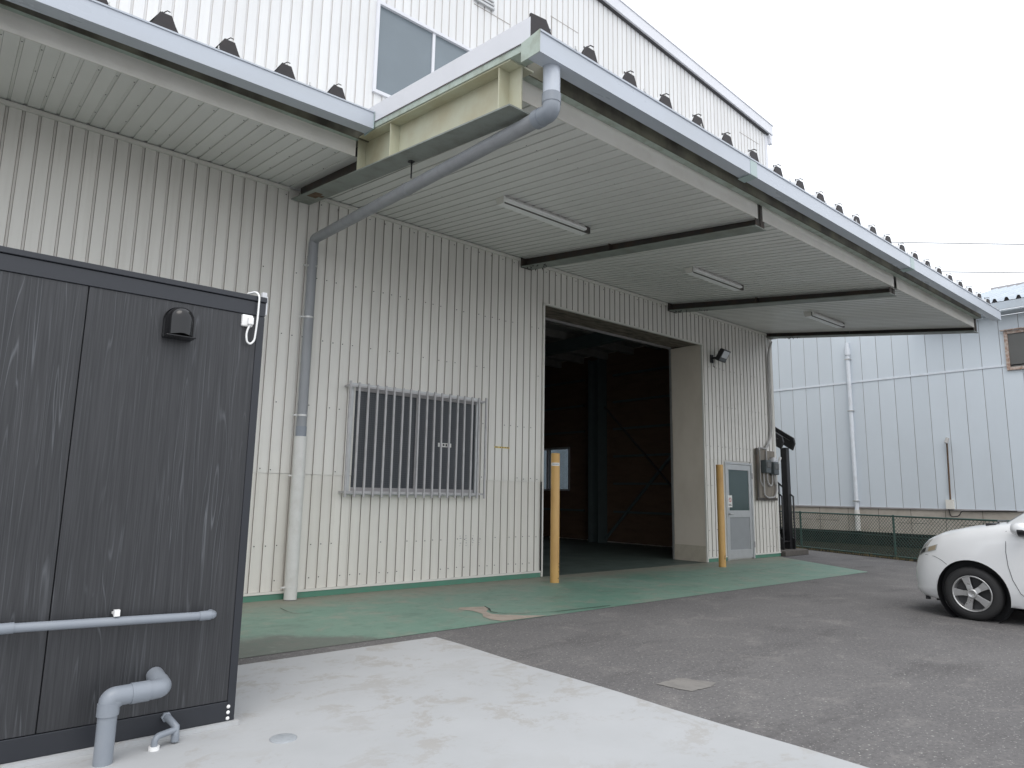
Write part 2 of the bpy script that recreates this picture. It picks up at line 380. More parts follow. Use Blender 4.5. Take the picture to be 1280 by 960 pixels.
chip = [(4.97, -1.76), (5.10, -1.80), (5.27, -1.87), (5.21, -2.02), (5.06, -2.16), (5.02, -2.30), (5.08, -2.42), (5.26, -2.60), (5.48, -2.745), (5.25, -2.745), (5.02, -2.74), (4.84, -2.72), (4.80, -2.58), (4.83, -2.40), (4.94, -2.25), (4.96, -2.02), (4.88, -1.86)]
g.add([(x, y, .008) for x, y in chip], [tuple(range(len(chip)-1, -1, -1))]); struct(g.obj('bare_patch', 'chip'))
def crack(pts, w=.007, z=.0115):
    g = B(); pts = fillet([(x, y, z) for x, y in pts], .05, 3)
    for a, b in zip(pts, pts[1:]):
        d = (b-a).normalized(); nn = Vector((-d.y, d.x, 0))*w*random.uniform(.4, 1.1)
        g.add([a-nn, b-nn, b+nn, a+nn], [(0, 1, 2, 3)])
    return struct(g.obj('crack', 'crack'))
crack([(5.27, -1.86), (5.2, -2.05), (5.09, -2.2), (5.12, -2.35), (5.3, -2.5), (5.7, -2.62), (6.6, -2.68)], .009)
crack([(3.24, -.65), (3.22, -.85), (3.215, -1.07), (3.3, -1.12), (3.43, -1.1)], .005)
crack([(9.6, -1.5), (10.4, -1.42), (11.9, -1.5), (13.3, -1.35), (14.1, -1.3)], .004)
# round lid in the pad
lid = tag(B().lathe([(.0001, .004), (.068, .004), (.072, .002), (.072, -.01)], 32, Matrix.Translation((1.634, -4.748, .0125))).obj('drain_lid', 'iron'),
          'small round grey metal drain lid set into the pale concrete', 'drain lid')

# ------------------------------------------------------------------ warehouse
X0, X1 = -1.5, 15.58
PITCH, GX = .1455, 3.063                 # cladding rib pitch, one groove position
WH = thing('warehouse', 'cream ribbed metal warehouse with wide dark doorway and sloping canopy', 'warehouse', (3.5, 0, 0))
OPX0, OPX1, OPZ = 7.905, 12.60, 4.645
def rake(x): return 11.40-(x-9.38)*.0848
Y1 = 14.0
w = B()                                  # structural wall behind the cladding
w.box(X0, OPX0-.05, .03, .17, 0, 5.4); w.box(OPX1+.05, X1-.01, .03, .17, 0, 5.4); w.box(OPX0-.05, OPX1+.05, .03, .17, OPZ+.05, 5.4)
w.prism([(X0, .03, 5.4), (15.78, .03, 5.4), (15.78, .03, rake(15.78)-.02), (X0, .03, rake(X0)-.02)], (0, .14, 0))
# end wall with a window opening
WY0, WY1, WZ0, WZ1 = 6.70, 8.75, 1.47, 2.84
w.box(15.40, 15.56, .175, WY0, 0, 10.7); w.box(15.40, 15.56, WY1, Y1, 0, 10.7)
w.box(15.40, 15.56, WY0, WY1, 0, WZ0); w.box(15.40, 15.56, WY0, WY1, WZ1, 10.7)
w.box(X0, X1, Y1, Y1+.15, 0, 10.7); w.box(X0-.15, X0, .03, Y1+.15, 0, 12.2)
WALL = w.obj('wall', ['trim'], WH)
roofm = B(); roofm.prism([(X0-.2, -.05, rake(X0)+.0), (15.9, -.05, rake(15.9)+.0), (15.9, -.05, rake(15.9)+.06), (X0-.2, -.05, rake(X0)+.06)], (0, Y1+.3, 0))
ROOF = roofm.obj('main_roof', ['roof'], WH)
cp = B(); cp.prism([(X0-.2, -.10, rake(X0)-.02), (15.98, -.10, rake(15.98)-.02), (15.98, -.10, rake(15.98)+.24), (X0-.2, -.10, rake(X0)+.24)], (0, .045, 0))
cp.prism([(X0-.2, -.115, rake(X0)+.242), (15.99, -.115, rake(15.99)+.242), (15.99, -.115, rake(15.99)+.262), (X0-.2, -.115, rake(X0)+.262)], (0, .3, 0))
cp.box(15.86, 15.95, -.09, .0, 10.56, 10.80)
cp.obj('parapet_cap', ['flash'], ROOF)
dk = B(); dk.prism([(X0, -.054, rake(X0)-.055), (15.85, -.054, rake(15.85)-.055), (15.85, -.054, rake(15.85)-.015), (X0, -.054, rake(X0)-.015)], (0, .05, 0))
dk.obj('rake_shadow_strip', ['seam'], ROOF)  # dark strip drawn in as the shade line under the cap

strip_cache = {}
def strip_mesh(wd, z0, z1a, z1b, mat):
    key = (round(wd, 4), round(z1a-z0, 4), round(z1b-z0, 4), mat)
    if key not in strip_cache:
        d = .016; P = [(0, 0), (.006, d), (.026, d), (.032, 0), (wd, 0)]
        b = B()
        for (xa, ya), (xb, yb), mi in zip(P, P[1:], (1, 0, 1, 0)):
            ha = z1a-z0+(z1b-z1a)*xa/wd; hb = z1a-z0+(z1b-z1a)*xb/wd
            b.add([(xa, ya, 0), (xb, yb, 0), (xb, yb, hb), (xa, ya, ha)], [(0, 1, 2, 3)], mi)
        # lapped lower edge: the sheet's own thickness
        b.add([(.034, 0, 0), (wd, 0, 0), (wd, .008, 0), (.034, .008, 0)], [(3, 2, 1, 0)], 1)
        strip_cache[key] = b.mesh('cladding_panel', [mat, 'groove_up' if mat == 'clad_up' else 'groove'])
    return strip_cache[key]
def strip(x, wd, z0, z1a, z1b=None, mat='clad', y=0):
    z1b = z1a if z1b is None else z1b
    o = put('cladding_panel', strip_mesh(wd, z0, z1a, z1b, mat), WALL); o.location = (x, y, z0); return o
WIN = (4.30, 6.50, 1.30, 2.83); DOOR = (13.36, 14.45, 0, 2.135); UW = (4.37, 7.45, 7.24, 8.76)
k0 = math.ceil((X0-GX)/PITCH)
screws = B()
def screw(x, z, y=-.004, s=.006): screws.box(x-s, x+s, y-.003, y+.002, z-s, z+s)
SEAM_L, SEAM_R = 1.555, 2.165
k = k0
while True:
    x = GX+k*PITCH
    if x >= X1-.02: break
    wd = min(PITCH, X1-x); c = x+wd/2; k += 1
    # upper storey, above the canopy
    if UW[0] < c < UW[1]:
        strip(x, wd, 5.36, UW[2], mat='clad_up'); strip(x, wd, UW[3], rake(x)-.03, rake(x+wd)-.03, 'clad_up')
    else:
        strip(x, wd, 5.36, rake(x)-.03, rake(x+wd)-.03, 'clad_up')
    # doorway
    if OPX0 < c < OPX1:
        strip(x, wd, OPZ+.01, 5.335); continue
    if c < 2.75: strip(x, wd, .105, 5.335); continue
    seam = SEAM_L if c < OPX0 else SEAM_R
    low0 = .105; mid0 = seam
    if WIN[0] < c < WIN[1]:
        strip(x, wd, .105, WIN[2], mat='clad_low', y=.0); mid0 = WIN[3]
    elif DOOR[0] < c < DOOR[1]: mid0 = DOOR[3]+.03
    else:
        strip(x, wd, .105, seam-.004, mat='clad_low', y=.0035)
    strip(x, wd, mid0, 5.335)
    for z in (.24, .66, 1.60, 2.45, 3.35, 4.2):
        inwin = WIN[0]-.1 < c < WIN[1]+.1 and WIN[2]-.05 < z < WIN[3]+.1
        indoor = DOOR[0]-.1 < c < DOOR[1]+.1 and z < 2.3
        if not inwin and not indoor and random.random() < .62: screw(x+.055+random.uniform(-.008, .008), z+random.uniform(-.008, .008))
k = 0
while 15.58+k*PITCH < 15.76:               # upper wall reaches a little past the lower corner
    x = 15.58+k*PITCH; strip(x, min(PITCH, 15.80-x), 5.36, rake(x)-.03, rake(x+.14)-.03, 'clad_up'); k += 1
for k in range(50):
    screw(3.2+.25*k, 5.25); 
stuff(screws.obj('screw_heads', ['black'], WALL))
for a, b_ in ((2.6, OPX0-.035), (OPX1+.035, DOOR[0]-.02), (DOOR[1]+.02, X1+.01)):
    t = B(); t.box(a, b_, -.028, .0, .078, .104); t.obj('drip_trim', ['trim'], WALL)
    t = B(); t.box(a, b_-.004, -.016, .02, .0, .0775); t.obj('base_trim', ['base_green'], WALL)
for a, b_ in ((X0, 3.24), (3.54, 7.32), (7.60, 11.41), (11.72, 15.34)):
    t = B(); t.box(a, b_, -.035, -.002, 5.305, 5.352); t.obj('top_trim', ['trim'], WALL)
t = B(); t.box(X1-.075, X1+.004, -.012, .0, .105, 5.2); t.box(X1, X1+.012, -.012, .16, .0, 5.3)
t.obj('corner_trim', ['trim'], WALL)
t = B(); t.box(15.80, 15.83, -.014, .17, 5.3, rake(15.8)-.04); t.box(15.72, 15.80, -.014, -.002, 5.3, rake(15.8)-.04); t.obj('corner_trim', ['flash'], WALL)
# a few outlines of replaced sheets on the upper storey
t = B()
for (xa, xb, z) in ((8.0, 8.75, 10.33), (14.5, 15.4, 10.40), (6.2, 7.0, 9.65)):
    t.box(xa, xb, -.004, .0, z, z+.012)
t.box(8.02, 8.03, -.004, 0, 9.2, 10.33); t.obj('sheet_lap', ['groove'], WALL)
vt = B(); vt.box(6.18, 6.62, -.05, -.002, 9.72, 9.76); vt.box(6.18, 6.62, -.04, -.002, 9.80, 9.83); vt.box(6.18, 6.62, -.03, -.002, 9.88, 9.91)
vt.obj('wall_vent', ['alu'], WALL)

# ---- doorway lining
j = B(); j.box(OPX1, OPX1+.045, .008, .80, .335, OPZ+.03); j.obj('jamb_lining', ['reveal'], WH)
j = B(); j.box(OPX1-.012, OPX1+.05, .004, .80, 0, .334); j.obj('jamb_foot', ['reveal_low'], WH)
j = B(); j.box(OPX1-.008, OPX1+.03, -.03, .006, .01, OPZ+.02); j.obj('jamb_edge', ['trim'], WH)
j = B(); j.box(OPX0-.028, OPX0, -.035, .02, .01, OPZ+.02); j.box(OPX0-.028, OPX1+.028, -.035, .02, OPZ+.0, OPZ+.028); j.obj('opening_edge', ['trim'], WH)
j = B(); j.box(OPX0-.05, OPX0-.03, .02, .80, 0, OPZ); j.obj('jamb_lining', ['reveal'], WH)
j = B(); j.box(OPX0-.045, OPX0-.03, -.03, -.012, .1, 1.56); j.obj('rubber_edge', ['black'], WH)
j = B(); j.hexa([(OPX0-.05, .02, OPZ+.012), (OPX1+.05, .02, OPZ+.012), (OPX1+.05, .80, OPZ+.07), (OPX0-.05, .80, OPZ+.07)],
                [(OPX0-.05, .02, 5.3), (OPX1+.05, .02, 5.3), (OPX1+.05, .80, 5.3), (OPX0-.05, .80, 5.3)]); j.obj('door_header', ['header'], WH)
for a in (OPX1+.012, OPX0-.10):
    j = B(); j.box(a, a+.04, .802, .87, 0, OPZ+.05); j.obj('shutter_guide', ['zinc'], WH)
j = B(); j.box(OPX0-.05, OPX1+.01, .81, .85, OPZ+.03, OPZ+.16); j.obj('shutter_curtain', ['alu_dull'], WH)

# ---- interior
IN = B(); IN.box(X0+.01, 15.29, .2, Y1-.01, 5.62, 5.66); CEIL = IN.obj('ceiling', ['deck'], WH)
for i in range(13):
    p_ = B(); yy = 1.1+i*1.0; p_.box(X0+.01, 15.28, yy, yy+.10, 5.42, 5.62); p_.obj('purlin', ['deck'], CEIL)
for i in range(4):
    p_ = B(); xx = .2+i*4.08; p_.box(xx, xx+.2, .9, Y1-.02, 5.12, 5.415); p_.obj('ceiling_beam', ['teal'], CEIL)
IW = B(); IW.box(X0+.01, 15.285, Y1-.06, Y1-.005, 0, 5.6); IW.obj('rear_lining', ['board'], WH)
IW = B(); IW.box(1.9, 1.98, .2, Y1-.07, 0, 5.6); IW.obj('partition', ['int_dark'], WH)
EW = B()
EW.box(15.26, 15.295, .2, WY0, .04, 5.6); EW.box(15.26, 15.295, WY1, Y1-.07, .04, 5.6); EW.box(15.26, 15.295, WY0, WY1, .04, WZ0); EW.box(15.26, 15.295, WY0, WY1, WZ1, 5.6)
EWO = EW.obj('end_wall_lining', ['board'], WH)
for z in (.86, 1.66, 2.45, 3.25, 4.05, 4.85):
    for (a, b) in ((.9, 4.85), (6.05, 9.9), (10.9, 13.9)):
        if z in (1.66, 2.45) and a == 6.05: a = WY1+.05
        q = B(); q.box(15.18, 15.258, a, b, z, z+.06); q.obj('girt', ['teal'], EWO)
for yy in (5.35, 10.35, .95):
    q = B(); q.box(14.86, 15.25, yy-.20, yy-.185, 0, 5.4); q.box(14.86, 15.25, yy+.185, yy+.20, 0, 5.4); q.box(15.04, 15.055, yy-.185, yy+.185, 0, 5.4)
    q.obj('column', ['teal'], WH)
q = B(); q.tube([(15.14, 5.10, .12), (15.14, 1.2, 3.95)], .045, 8); q.obj('brace', ['teal'], WH)
q = B(); q.tube([(15.10, 5.10, 3.95), (15.10, 1.2, .12)], .03, 8); q.obj('brace', ['int_dark'], WH)
wn = B()
wn.box(15.22, 15.50, WY0, WY1, WZ0, WZ0+.05); wn.box(15.22, 15.50, WY0, WY1, WZ1-.05, WZ1); wn.box(15.22, 15.50, WY0, WY0+.05, WZ0+.05, WZ1-.05); wn.box(15.22, 15.50, WY1-.05, WY1, WZ0+.05, WZ1-.05); wn.box(15.24, 15.38, 7.70, 7.76, WZ0+.05, WZ1-.05)
EWF = wn.obj('end_window_frame', ['alu_dull'], WH)
for a, b_ in ((WY0+.05, 7.70), (7.76, WY1-.05)):
    q = B(); q.box(15.30, 15.306, a, b_, WZ0+.05, WZ1-.05); q.obj('pane', ['tinted'], EWF)
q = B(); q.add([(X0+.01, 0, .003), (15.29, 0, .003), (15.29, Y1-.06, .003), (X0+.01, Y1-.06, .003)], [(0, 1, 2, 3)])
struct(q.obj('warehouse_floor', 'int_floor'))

# ---- barred window
f = B(); x0, x1, z0, z1 = WIN
f.box(x0, x1, -.02, .10, z1-.05, z1); f.box(x0, x1, -.035, .10, z0, z0+.05); f.box(x0, x0+.04, -.02, .10, z0+.05, z1-.05); f.box(x1-.04, x1, -.02, .10, z0+.05, z1-.05)
WINO = f.obj('window', ['alu'], WH, .004)
f = B(); f.box(5.37, 5.43, .004, .028, z0+.05, z1-.05); f.box(x0+.04, x1-.04, .006, .028, z0+.0505, z0+.10); f.box(x0+.04, x1-.04, .006, .028, z1-.10, z1-.0505); f.obj('sash', ['alu_dull'], WINO)
for (a, b, yy) in ((x0+.04, 5.37, .018), (5.43, x1-.04, .014)):
    f = B(); f.box(a, b, yy, yy+.008, z0+.10, z1-.10); f.obj('pane', ['glass_wired'], WINO)
f = B(); f.box(5.78, 6.02, .0105, .0135, 2.03, 2.09); st = f.obj('sticker', ['label'], WINO)
f = B()
for i in range(4): f.box(5.815+i*.05, 5.845+i*.05, .0085, .0100, 2.043+.004*(i % 2), 2.077)
f.obj('sticker_print', ['ink'], st)
gr = B(); GY = -.13
for xx in (x0-.085, x1+.05): gr.box(xx-.013, xx+.013, GY-.0365, GY-.0125, z0-.03, z1)
for z in (z0+.035, z1-.06):
    gr.box(x0-.10, x1+.065, GY-.0126, GY+.012, z-.014, z+.014)
    for xx in (x0-.10, x1+.035): gr.box(xx, xx+.022, GY+.0118, .0, z-.012, z+.012)
GR = gr.obj('window_grille', ['bars'], WH)
bar = B(); bar.box(-.013, .013, -.011, .011, 0, z1-z0+.02); bme = bar.mesh('bar', ['bars'])
bar2 = []
for i in range(1, 17):
    o = put('bar', bme, GR); o.location = (x0-.085+i*(x1+.05-x0+.085)/17, GY-.0235, z0-.03)
    o.rotation_euler = (R(random.uniform(-.25, .25)), R(random.uniform(-.22, .22)), 0)
f = B(); f.box(6.86, 7.17, -.0035, -.001, 2.075, 2.10); st = f.obj('wall_sticker', ['yellow_ink'], WH)
f = B()
for xx in (6.875, 6.90, 6.97, 7.02, 7.07, 7.11, 7.135): f.box(xx, xx+.017, -.0048, -.0036, 2.080, 2.096)
f.obj('sticker_print', ['ink'], st)
f = B()                                    # faint black stencil marks low on the wall
for i, xx in enumerate((6.22, 6.33, 6.46, 6.57)):
    for q in range(5):
        zz = .56+.035*q; f.box(xx+random.uniform(-.008, .008), xx+random.uniform(.012, .034), -.0035, -.002, zz, zz+random.uniform(.004, .012))
f.obj('stencil_marks', ['alu_dull'], WH)

# ---- personnel door
x0, x1, z0, z1 = DOOR
f = B(); f.box(x0, x0+.045, -.03, .05, .005, z1); f.box(x1-.045, x1, -.03, .05, .005, z1); f.box(x0+.045, x1-.045, -.03, .05, z1-.045, z1); DR = f.obj('door', ['alu'], WH, .003)
f = B(); a, b = x0+.05, x1-.05
f.box(a, a+.09, -.012, .03, .03, z1-.05); f.box(b-.09, b, -.012, .03, .03, z1-.05); f.box(a+.09, b-.09, -.012, .03, .03, .22); f.box(a+.09, b-.09, -.012, .03, .92, 1.07); f.box(a+.09, b-.09, -.012, .03, z1-.17, z1-.05)
f.obj('door_leaf', ['alu'], DR, .003)
f = B(); f.box(a+.088, b-.088, .004, .012, .218, .922); f.obj('lower_panel', ['door_panel'], DR)
f = B(); f.box(a+.088, b-.088, .004, .010, 1.068, z1-.168); f.obj('pane', ['glass_door'], DR)
f = B(); f.box(a+.02, a+.075, -.02, -.012, .93, 1.05); f.tube(fillet([(a+.05, -.02, 1.0), (a+.05, -.06, 1.0), (a+.17, -.06, 1.0)], .02), .011, 8); f.obj('handle', ['zinc'], DR)
f = B(); f.box(a+.03, a+.19, -.0165, -.0135, 1.14, 1.40); nt_ = f.obj('notice', ['label'], DR)
f = B(); Mx = Matrix.Translation((a+.11, -.018, 1.30)) @ Matrix.Rotation(R(90), 4, 'X')
f.lathe([(.050, .001), (.050, .002), (.036, .002), (.036, .001)], 20, Mx); f.add([(a+.078, -.0195, 1.325), (a+.085, -.0195, 1.332), (a+.142, -.0195, 1.275), (a+.135, -.0195, 1.268)], [(0, 1, 2, 3)])
f.obj('prohibition_mark', ['red'], nt_)
f = B(); f.box(a+.05, a+.17, -.0185, -.017, 1.175, 1.188); f.box(a+.05, a+.15, -.0185, -.017, 1.20, 1.212); f.obj('notice_print', ['ink'], nt_)
for z in (.25, 1.78):
    f = B(); f.box(x1-.04, x1-.005, -.045, -.03, z, z+.13); f.obj('hinge', ['alu_dull'], DR)

# ---- upper window
x0, x1, z0, z1 = UW
f = B(); f.box(x0, x1, -.035, .09, z0, z0+.05); f.box(x0, x1, -.035, .09, z1-.05, z1); f.box(x0, x0+.05, -.035, .09, z0+.05, z1-.05); f.box(x1-.05, x1, -.035, .09, z0+.05, z1-.05)
UWO = f.obj('upper_window', ['flash'], WH)
for xx in (5.42, 6.43):
    f = B(); f.box(xx-.025, xx+.025, -.01, .028, z0+.05, z1-.05); f.obj('mullion', ['flash'], UWO)
for a, b in ((x0+.05, 5.395), (5.445, 6.405), (6.455, x1-.05)):
    f = B(); f.box(a, b, .012, .022, z0+.05, z1-.05); f.obj('pane', ['glass_upper'], UWO)

# ------------------------------------------------------------------ canopy
SZ, SS = 5.37, .143
def sz(y): return SZ+SS*y
YR, YL = -4.39, -1.84
rd = B()
rd.prism([(3.45, 0, 5.68), (3.45, -4.47, 5.68-.143*4.47), (3.45, -4.47, 5.62-.143*4.47), (3.45, 0, 5.62)], (12.0, 0, 0))
rd.prism([(X0, 0, 5.86), (X0, -2.0, 5.86-.143*2), (X0, -2.0, 5.70-.143*2), (X0, 0, 5.70)], (4.7, 0, 0))
CAN = rd.obj('canopy', ['roof'], WH)
soff_cache = {}
def soffit(x, wd, y0, y1):
    key = (round(wd, 4), y1)
    if key not in soff_cache:
        d = .011; P = [(0, 0), (.005, d), (.029, d), (.034, 0), (wd, 0)]
        b = B()
        for (xa, za), (xb, zb), mi in zip(P, P[1:], (1, 0, 1, 0)):
            b.add([(xa, y0, SS*y0+za), (xb, y0, SS*y0+zb), (xb, y1, SS*y1+zb), (xa, y1, SS*y1+za)], [(0, 1, 2, 3)], mi)
        soff_cache[key] = b.mesh('soffit_panel', ['soffit', 'soffit_groove'])
    o = put('soffit_panel', soff_cache[key], CAN); o.location = (x, 0, SZ)
sc2 = B()
k = k0
while True:
    x = GX+k*PITCH
    if x > 15.33: break
    wd = min(PITCH, 15.36-x); k += 1
    if 3.25 < x < 3.402: wd = x+wd-3.402; x = 3.402
    soffit(x, wd, -.002, YL if x < 3.25 else YR)
    for yy in ((-.5, -1.1, -1.7) if x < 3.25 else (-.7, -1.5, -2.9, -3.7)):
        if random.random() < .55:
            y_ = yy+random.uniform(-.02, .02); sc2.box(x+.012, x+.022, y_-.005, y_+.005, sz(y_)-.006+.0135, sz(y_)+.016)
stuff(sc2.obj('screw_heads', ['black'], CAN))
# cantilever beams
def beam(xa, xb, ya, yo, name='beam', mats=('beam_dark', 'flange', 'rust'), zin=5.205, slope=.1305, depth=.42, stiff=True):
    b = B(); xm = (xa+xb)/2; L = yo
    def zb(y): return zin+slope*y
    def slab(x0_, x1_, y0_, y1_, d0, d1, mi):
        b.hexa([(x0_, y0_, zb(y0_)+d0), (x1_, y0_, zb(y0_)+d0), (x1_, y1_, zb(y1_)+d0), (x0_, y1_, zb(y1_)+d0)],
               [(x0_, y0_, zb(y0_)+d1), (x1_, y0_, zb(y0_)+d1), (x1_, y1_, zb(y1_)+d1), (x0_, y1_, zb(y1_)+d1)], mi)
    slab(xa, xb, ya, yo, 0, .014, 1)
    slab(xm-.006, xm+.006, ya, yo, .0142, depth, 0)
    slab(xa, xb, ya, yo, depth+.0002, depth+.014, 1)
    if stiff:
        slab(xm-.10, xm-.0065, yo+.01, yo+.02, .0145, depth-.0005, 0); slab(xm+.0065, xm+.10, yo+.01, yo+.02, .0145, depth-.0005, 0)
        slab(xm-.09, xm-.0065, -2.0, -1.99, .0145, depth-.0005, 0)
    slab(xa, xb-.0, ya-.02, ya-.0005, -.01, .30, 0)
    return b.obj(name, list(mats), CAN)
beam(7.336, 7.58, -.02, -4.41); beam(11.425, 11.70, -.02, -4.36); beam(15.347, 15.60, -.02, -4.40, zin=5.27, slope=.137)
random.seed(11)
for (xa_, xb_, zi) in ((7.336, 7.58, 5.205), (11.425, 11.70, 5.205), (15.347, 15.60, 5.27)):
    fk = B()                               # rust flakes hanging from the flange near the wall
    for _ in range(16):
        y_ = -random.uniform(.12, .85); x_ = random.uniform(xa_+.02, xb_-.02); z_ = zi+.1305*y_+.003; h_ = random.uniform(.015, .05); r_ = random.uniform(.008, .02)
        fk.add([(x_-r_, y_-r_, z_), (x_+r_, y_-r_*.6, z_), (x_+r_*.5, y_+r_, z_), (x_+random.uniform(-.01, .01), y_, z_-h_)], [(0, 1, 2), (0, 3, 1), (1, 3, 2), (2, 3, 0)])
    stuff(fk.obj('rust_flakes', ['rib_end'], CAN))
# the outer beam: cream web outside the lower eave, dark under it
bm = B(); xa, xb, xm = 3.263, 3.52, 3.392
def zb(y): return 5.195+.1545*y
def slab(b, x0_, x1_, y0_, y1_, d0, d1, mi):
    b.hexa([(x0_, y0_, zb(y0_)+d0), (x1_, y0_, zb(y0_)+d0), (x1_, y1_, zb(y1_)+d0), (x0_, y1_, zb(y1_)+d0)],
           [(x0_, y0_, zb(y0_)+d1), (x1_, y0_, zb(y0_)+d1), (x1_, y1_, zb(y1_)+d1), (x0_, y1_, zb(y1_)+d1)], mi)
D0 = .40
slab(bm, xa, xb, -.75, -4.60, 0, .014, 1); slab(bm, xa, xb, -.02, -.7495, -.001, .013, 3)
slab(bm, xm-.006, xm+.006, -.02, -1.86, .0142, D0, 2); slab(bm, xm-.006, xm+.006, -1.8605, -4.60, .0142, D0, 0)
slab(bm, xa, xb, -.02, -4.60, D0+.0002, D0+.014, 0)
OB = bm.obj('outer_beam', ['beam_cream', 'flange', 'beam_dark', 'flange'], CAN)
st = B(); slab(st, xa+.012, xm-.0065, -4.44, -4.428, .0145, D0-.0005, 0); st.obj('stiffener', ['beam_cream'], OB)
st = B(); slab(st, xa+.012, xm-.0065, -2.62, -2.608, .0145, D0-.0005, 0); st.obj('stiffener', ['beam_cream'], OB)
st = B(); slab(st, xm-.11, xm-.0065, -1.868, -1.866, .0145, D0-.0005, 0); st.obj('stiffener', ['beam_cream'], OB)
st = B(); slab(st, xa-.012, xa+.16, -2.05, -4.80, D0+.0145, D0+.085, 0); st.obj('edge_angle', ['mint'], OB)
st = B(); slab(st, xa-.016, xa-.0125, -1.0, -4.86, D0+.075, D0+.285, 0); slab(st, xa-.0125, xa+.22, -1.0, -4.86, D0+.281, D0+.285, 0); st.obj('edge_flashing', ['flash'], OB)
st = B(); slab(st, xa-.0195, xa-.0165, -2.3, -4.86, D0+.075, D0+.085, 0); st.obj('flashing_drip', ['beam_dark'], OB)
st = B()
for (ya_, w_) in ((-.42, .12), (-.52, .16), (-.60, .10)): slab(st, xa+.05, xa+.05+w_, ya_, ya_-.09, -.0045, -.0015, 0)
st.obj('rust_scab', ['rust'], OB)
st = B(); zz = zb(-2.75); st.tube([(3.47, -2.75, zz), (3.47, -2.75, zz-.19)], .008, 8); st.box(3.44, 3.49, -2.78, -2.72, zz-.012, zz); st.obj('pipe_hanger', ['black'], OB)
# fascia strips, channel and purlin behind the gutter
for (a, b) in ((3.535, 7.40), (7.515, 11.50), (11.62, 15.35)):
    f = B(); f.box(a, b, YR-.018, YR-.004, sz(YR)-.003, 4.935); f.obj('fascia', ['trim'], CAN)
for a, b in ((3.535, 15.50),):
    f = B(); f.box(a, b, YR-.095, YR+.0, 4.9355, 4.945); f.obj('channel', ['mint'], CAN)
    f = B(); f.box(a, b, YR-.11, YR-.0955, 4.9355, 5.24); f.obj('purlin', ['purlin'], CAN)
f = B(); f.box(X0, 3.262, YL-.018, YL-.004, sz(YL)-.008, 5.285); f.obj('fascia', ['trim'], CAN)
f = B(); f.box(X0, 3.27, YL-.075, YL, 5.2855, 5.295); f.obj('channel', ['mint'], CAN)
f = B(); f.box(X0, 3.384, YL-.09, YL-.0755, 5.2855, 5.62); f.obj('purlin', ['purlin'], CAN)
# folded-plate roof ribs with dark open ends
def rib_mesh(length, pitch):
    b = B(); s = .143
    P = [(-pitch/2, 0), (-.15, 0), (-.055, .165), (.055, .165), (.15, 0), (pitch/2, 0)]
    for (xa_, za), (xb_, zb_) in zip(P, P[1:]):
        b.add([(xa_, 0, za), (xb_, 0, zb_), (xb_, length, zb_+s*length), (xa_, length, za+s*length)], [(0, 1, 2, 3)], 0)
    return b.mesh('roof_rib', ['roof'])
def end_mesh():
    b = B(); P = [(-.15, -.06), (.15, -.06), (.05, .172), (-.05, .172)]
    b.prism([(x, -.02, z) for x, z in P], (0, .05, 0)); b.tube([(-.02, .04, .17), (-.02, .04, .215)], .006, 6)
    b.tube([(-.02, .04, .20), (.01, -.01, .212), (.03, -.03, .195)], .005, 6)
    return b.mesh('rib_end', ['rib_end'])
rmR, rmL, em = rib_mesh(4.72, .549), rib_mesh(2.05, .567), end_mesh()
for i in range(24):
    x = 3.995+.549*i
    if x > 15.7: break
    z = 5.046+.0065*(x-3.4); y = -4.80+.0145*(x-3.3)
    o = put('roof_rib', rmR, CAN); o.location = (x, y, z)
    e = put('rib_end', em, CAN); e.location = (x, y-.004, z)
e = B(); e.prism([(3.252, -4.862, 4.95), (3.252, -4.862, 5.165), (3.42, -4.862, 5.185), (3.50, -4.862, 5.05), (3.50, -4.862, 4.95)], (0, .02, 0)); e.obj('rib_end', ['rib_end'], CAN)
for i in range(-5, 4):
    x = 1.159+.567*i; z = 5.462
    o = put('roof_rib', rmL, CAN); o.location = (x, -2.16, z)
    e = put('rib_end', em, CAN); e.location = (x, -2.164, z)
# gutters
def gutter(xa, xb, ya, yb_, za, zb_, depth, hgt, name):
    b = B(); t_ = .006
    def P(x, t):       # open box profile
        y = ya+(yb_-ya)*t; z = za+(zb_-za)*t
        return [(x, y, z), (x, y, z-hgt), (x, y+depth, z-hgt+.015), (x, y+depth, z-.01), (x, y+depth-t_, z-.01), (x, y+depth-t_, z-hgt+.015+t_), (x, y+t_, z-hgt+t_), (x, y+t_, z)]
    A, C = P(xa, 0), P(xb, 1); n = len(A)
    b.add(A+C, [(i, (i+1) % n, (i+1) % n+n, i+n) for i in range(n)])
    b.add(A, [(0, 1, 2, 3, 4, 5, 6, 7)]); b.add(C, [(7, 6, 5, 4, 3, 2, 1, 0)])
    # rolled lip
    b.hexa([(xa, ya-.010, za-.012), (xb, yb_-.010, zb_-.012), (xb, yb_-.0005, zb_-.012), (xa, ya-.0005, za-.012)],
           [(xa, ya-.010, za+.004), (xb, yb_-.010, zb_+.004), (xb, yb_-.0005, zb_+.004), (xa, ya-.0005, za+.004)])
    return b.obj(name, ['gutter'], WH)
GA = dict(xa=3.245, xb=15.66, ya=-4.98, yb_=-4.785, za=4.945, zb_=5.052, depth=.150, hgt=.185)
G1 = gutter(name='gutter', **GA)
def band(x0_, wd, G, par, mat):
    t0 = (x0_-G['xa'])/(G['xb']-G['xa']); y = G['ya']+(G['yb_']-G['ya'])*t0; z = G['za']+(G['zb_']-G['za'])*t0
    f = B(); f.box(x0_, x0_+wd, y-.004, y-.0005+.002, z-G['hgt']-.003, z-.014); f.box(x0_, x0_+wd, y-.004, y+G['depth']+.004, z-G['hgt']-.0045, z-G['hgt']-.0005+.001)
    f.obj('joint_band', [mat], par)
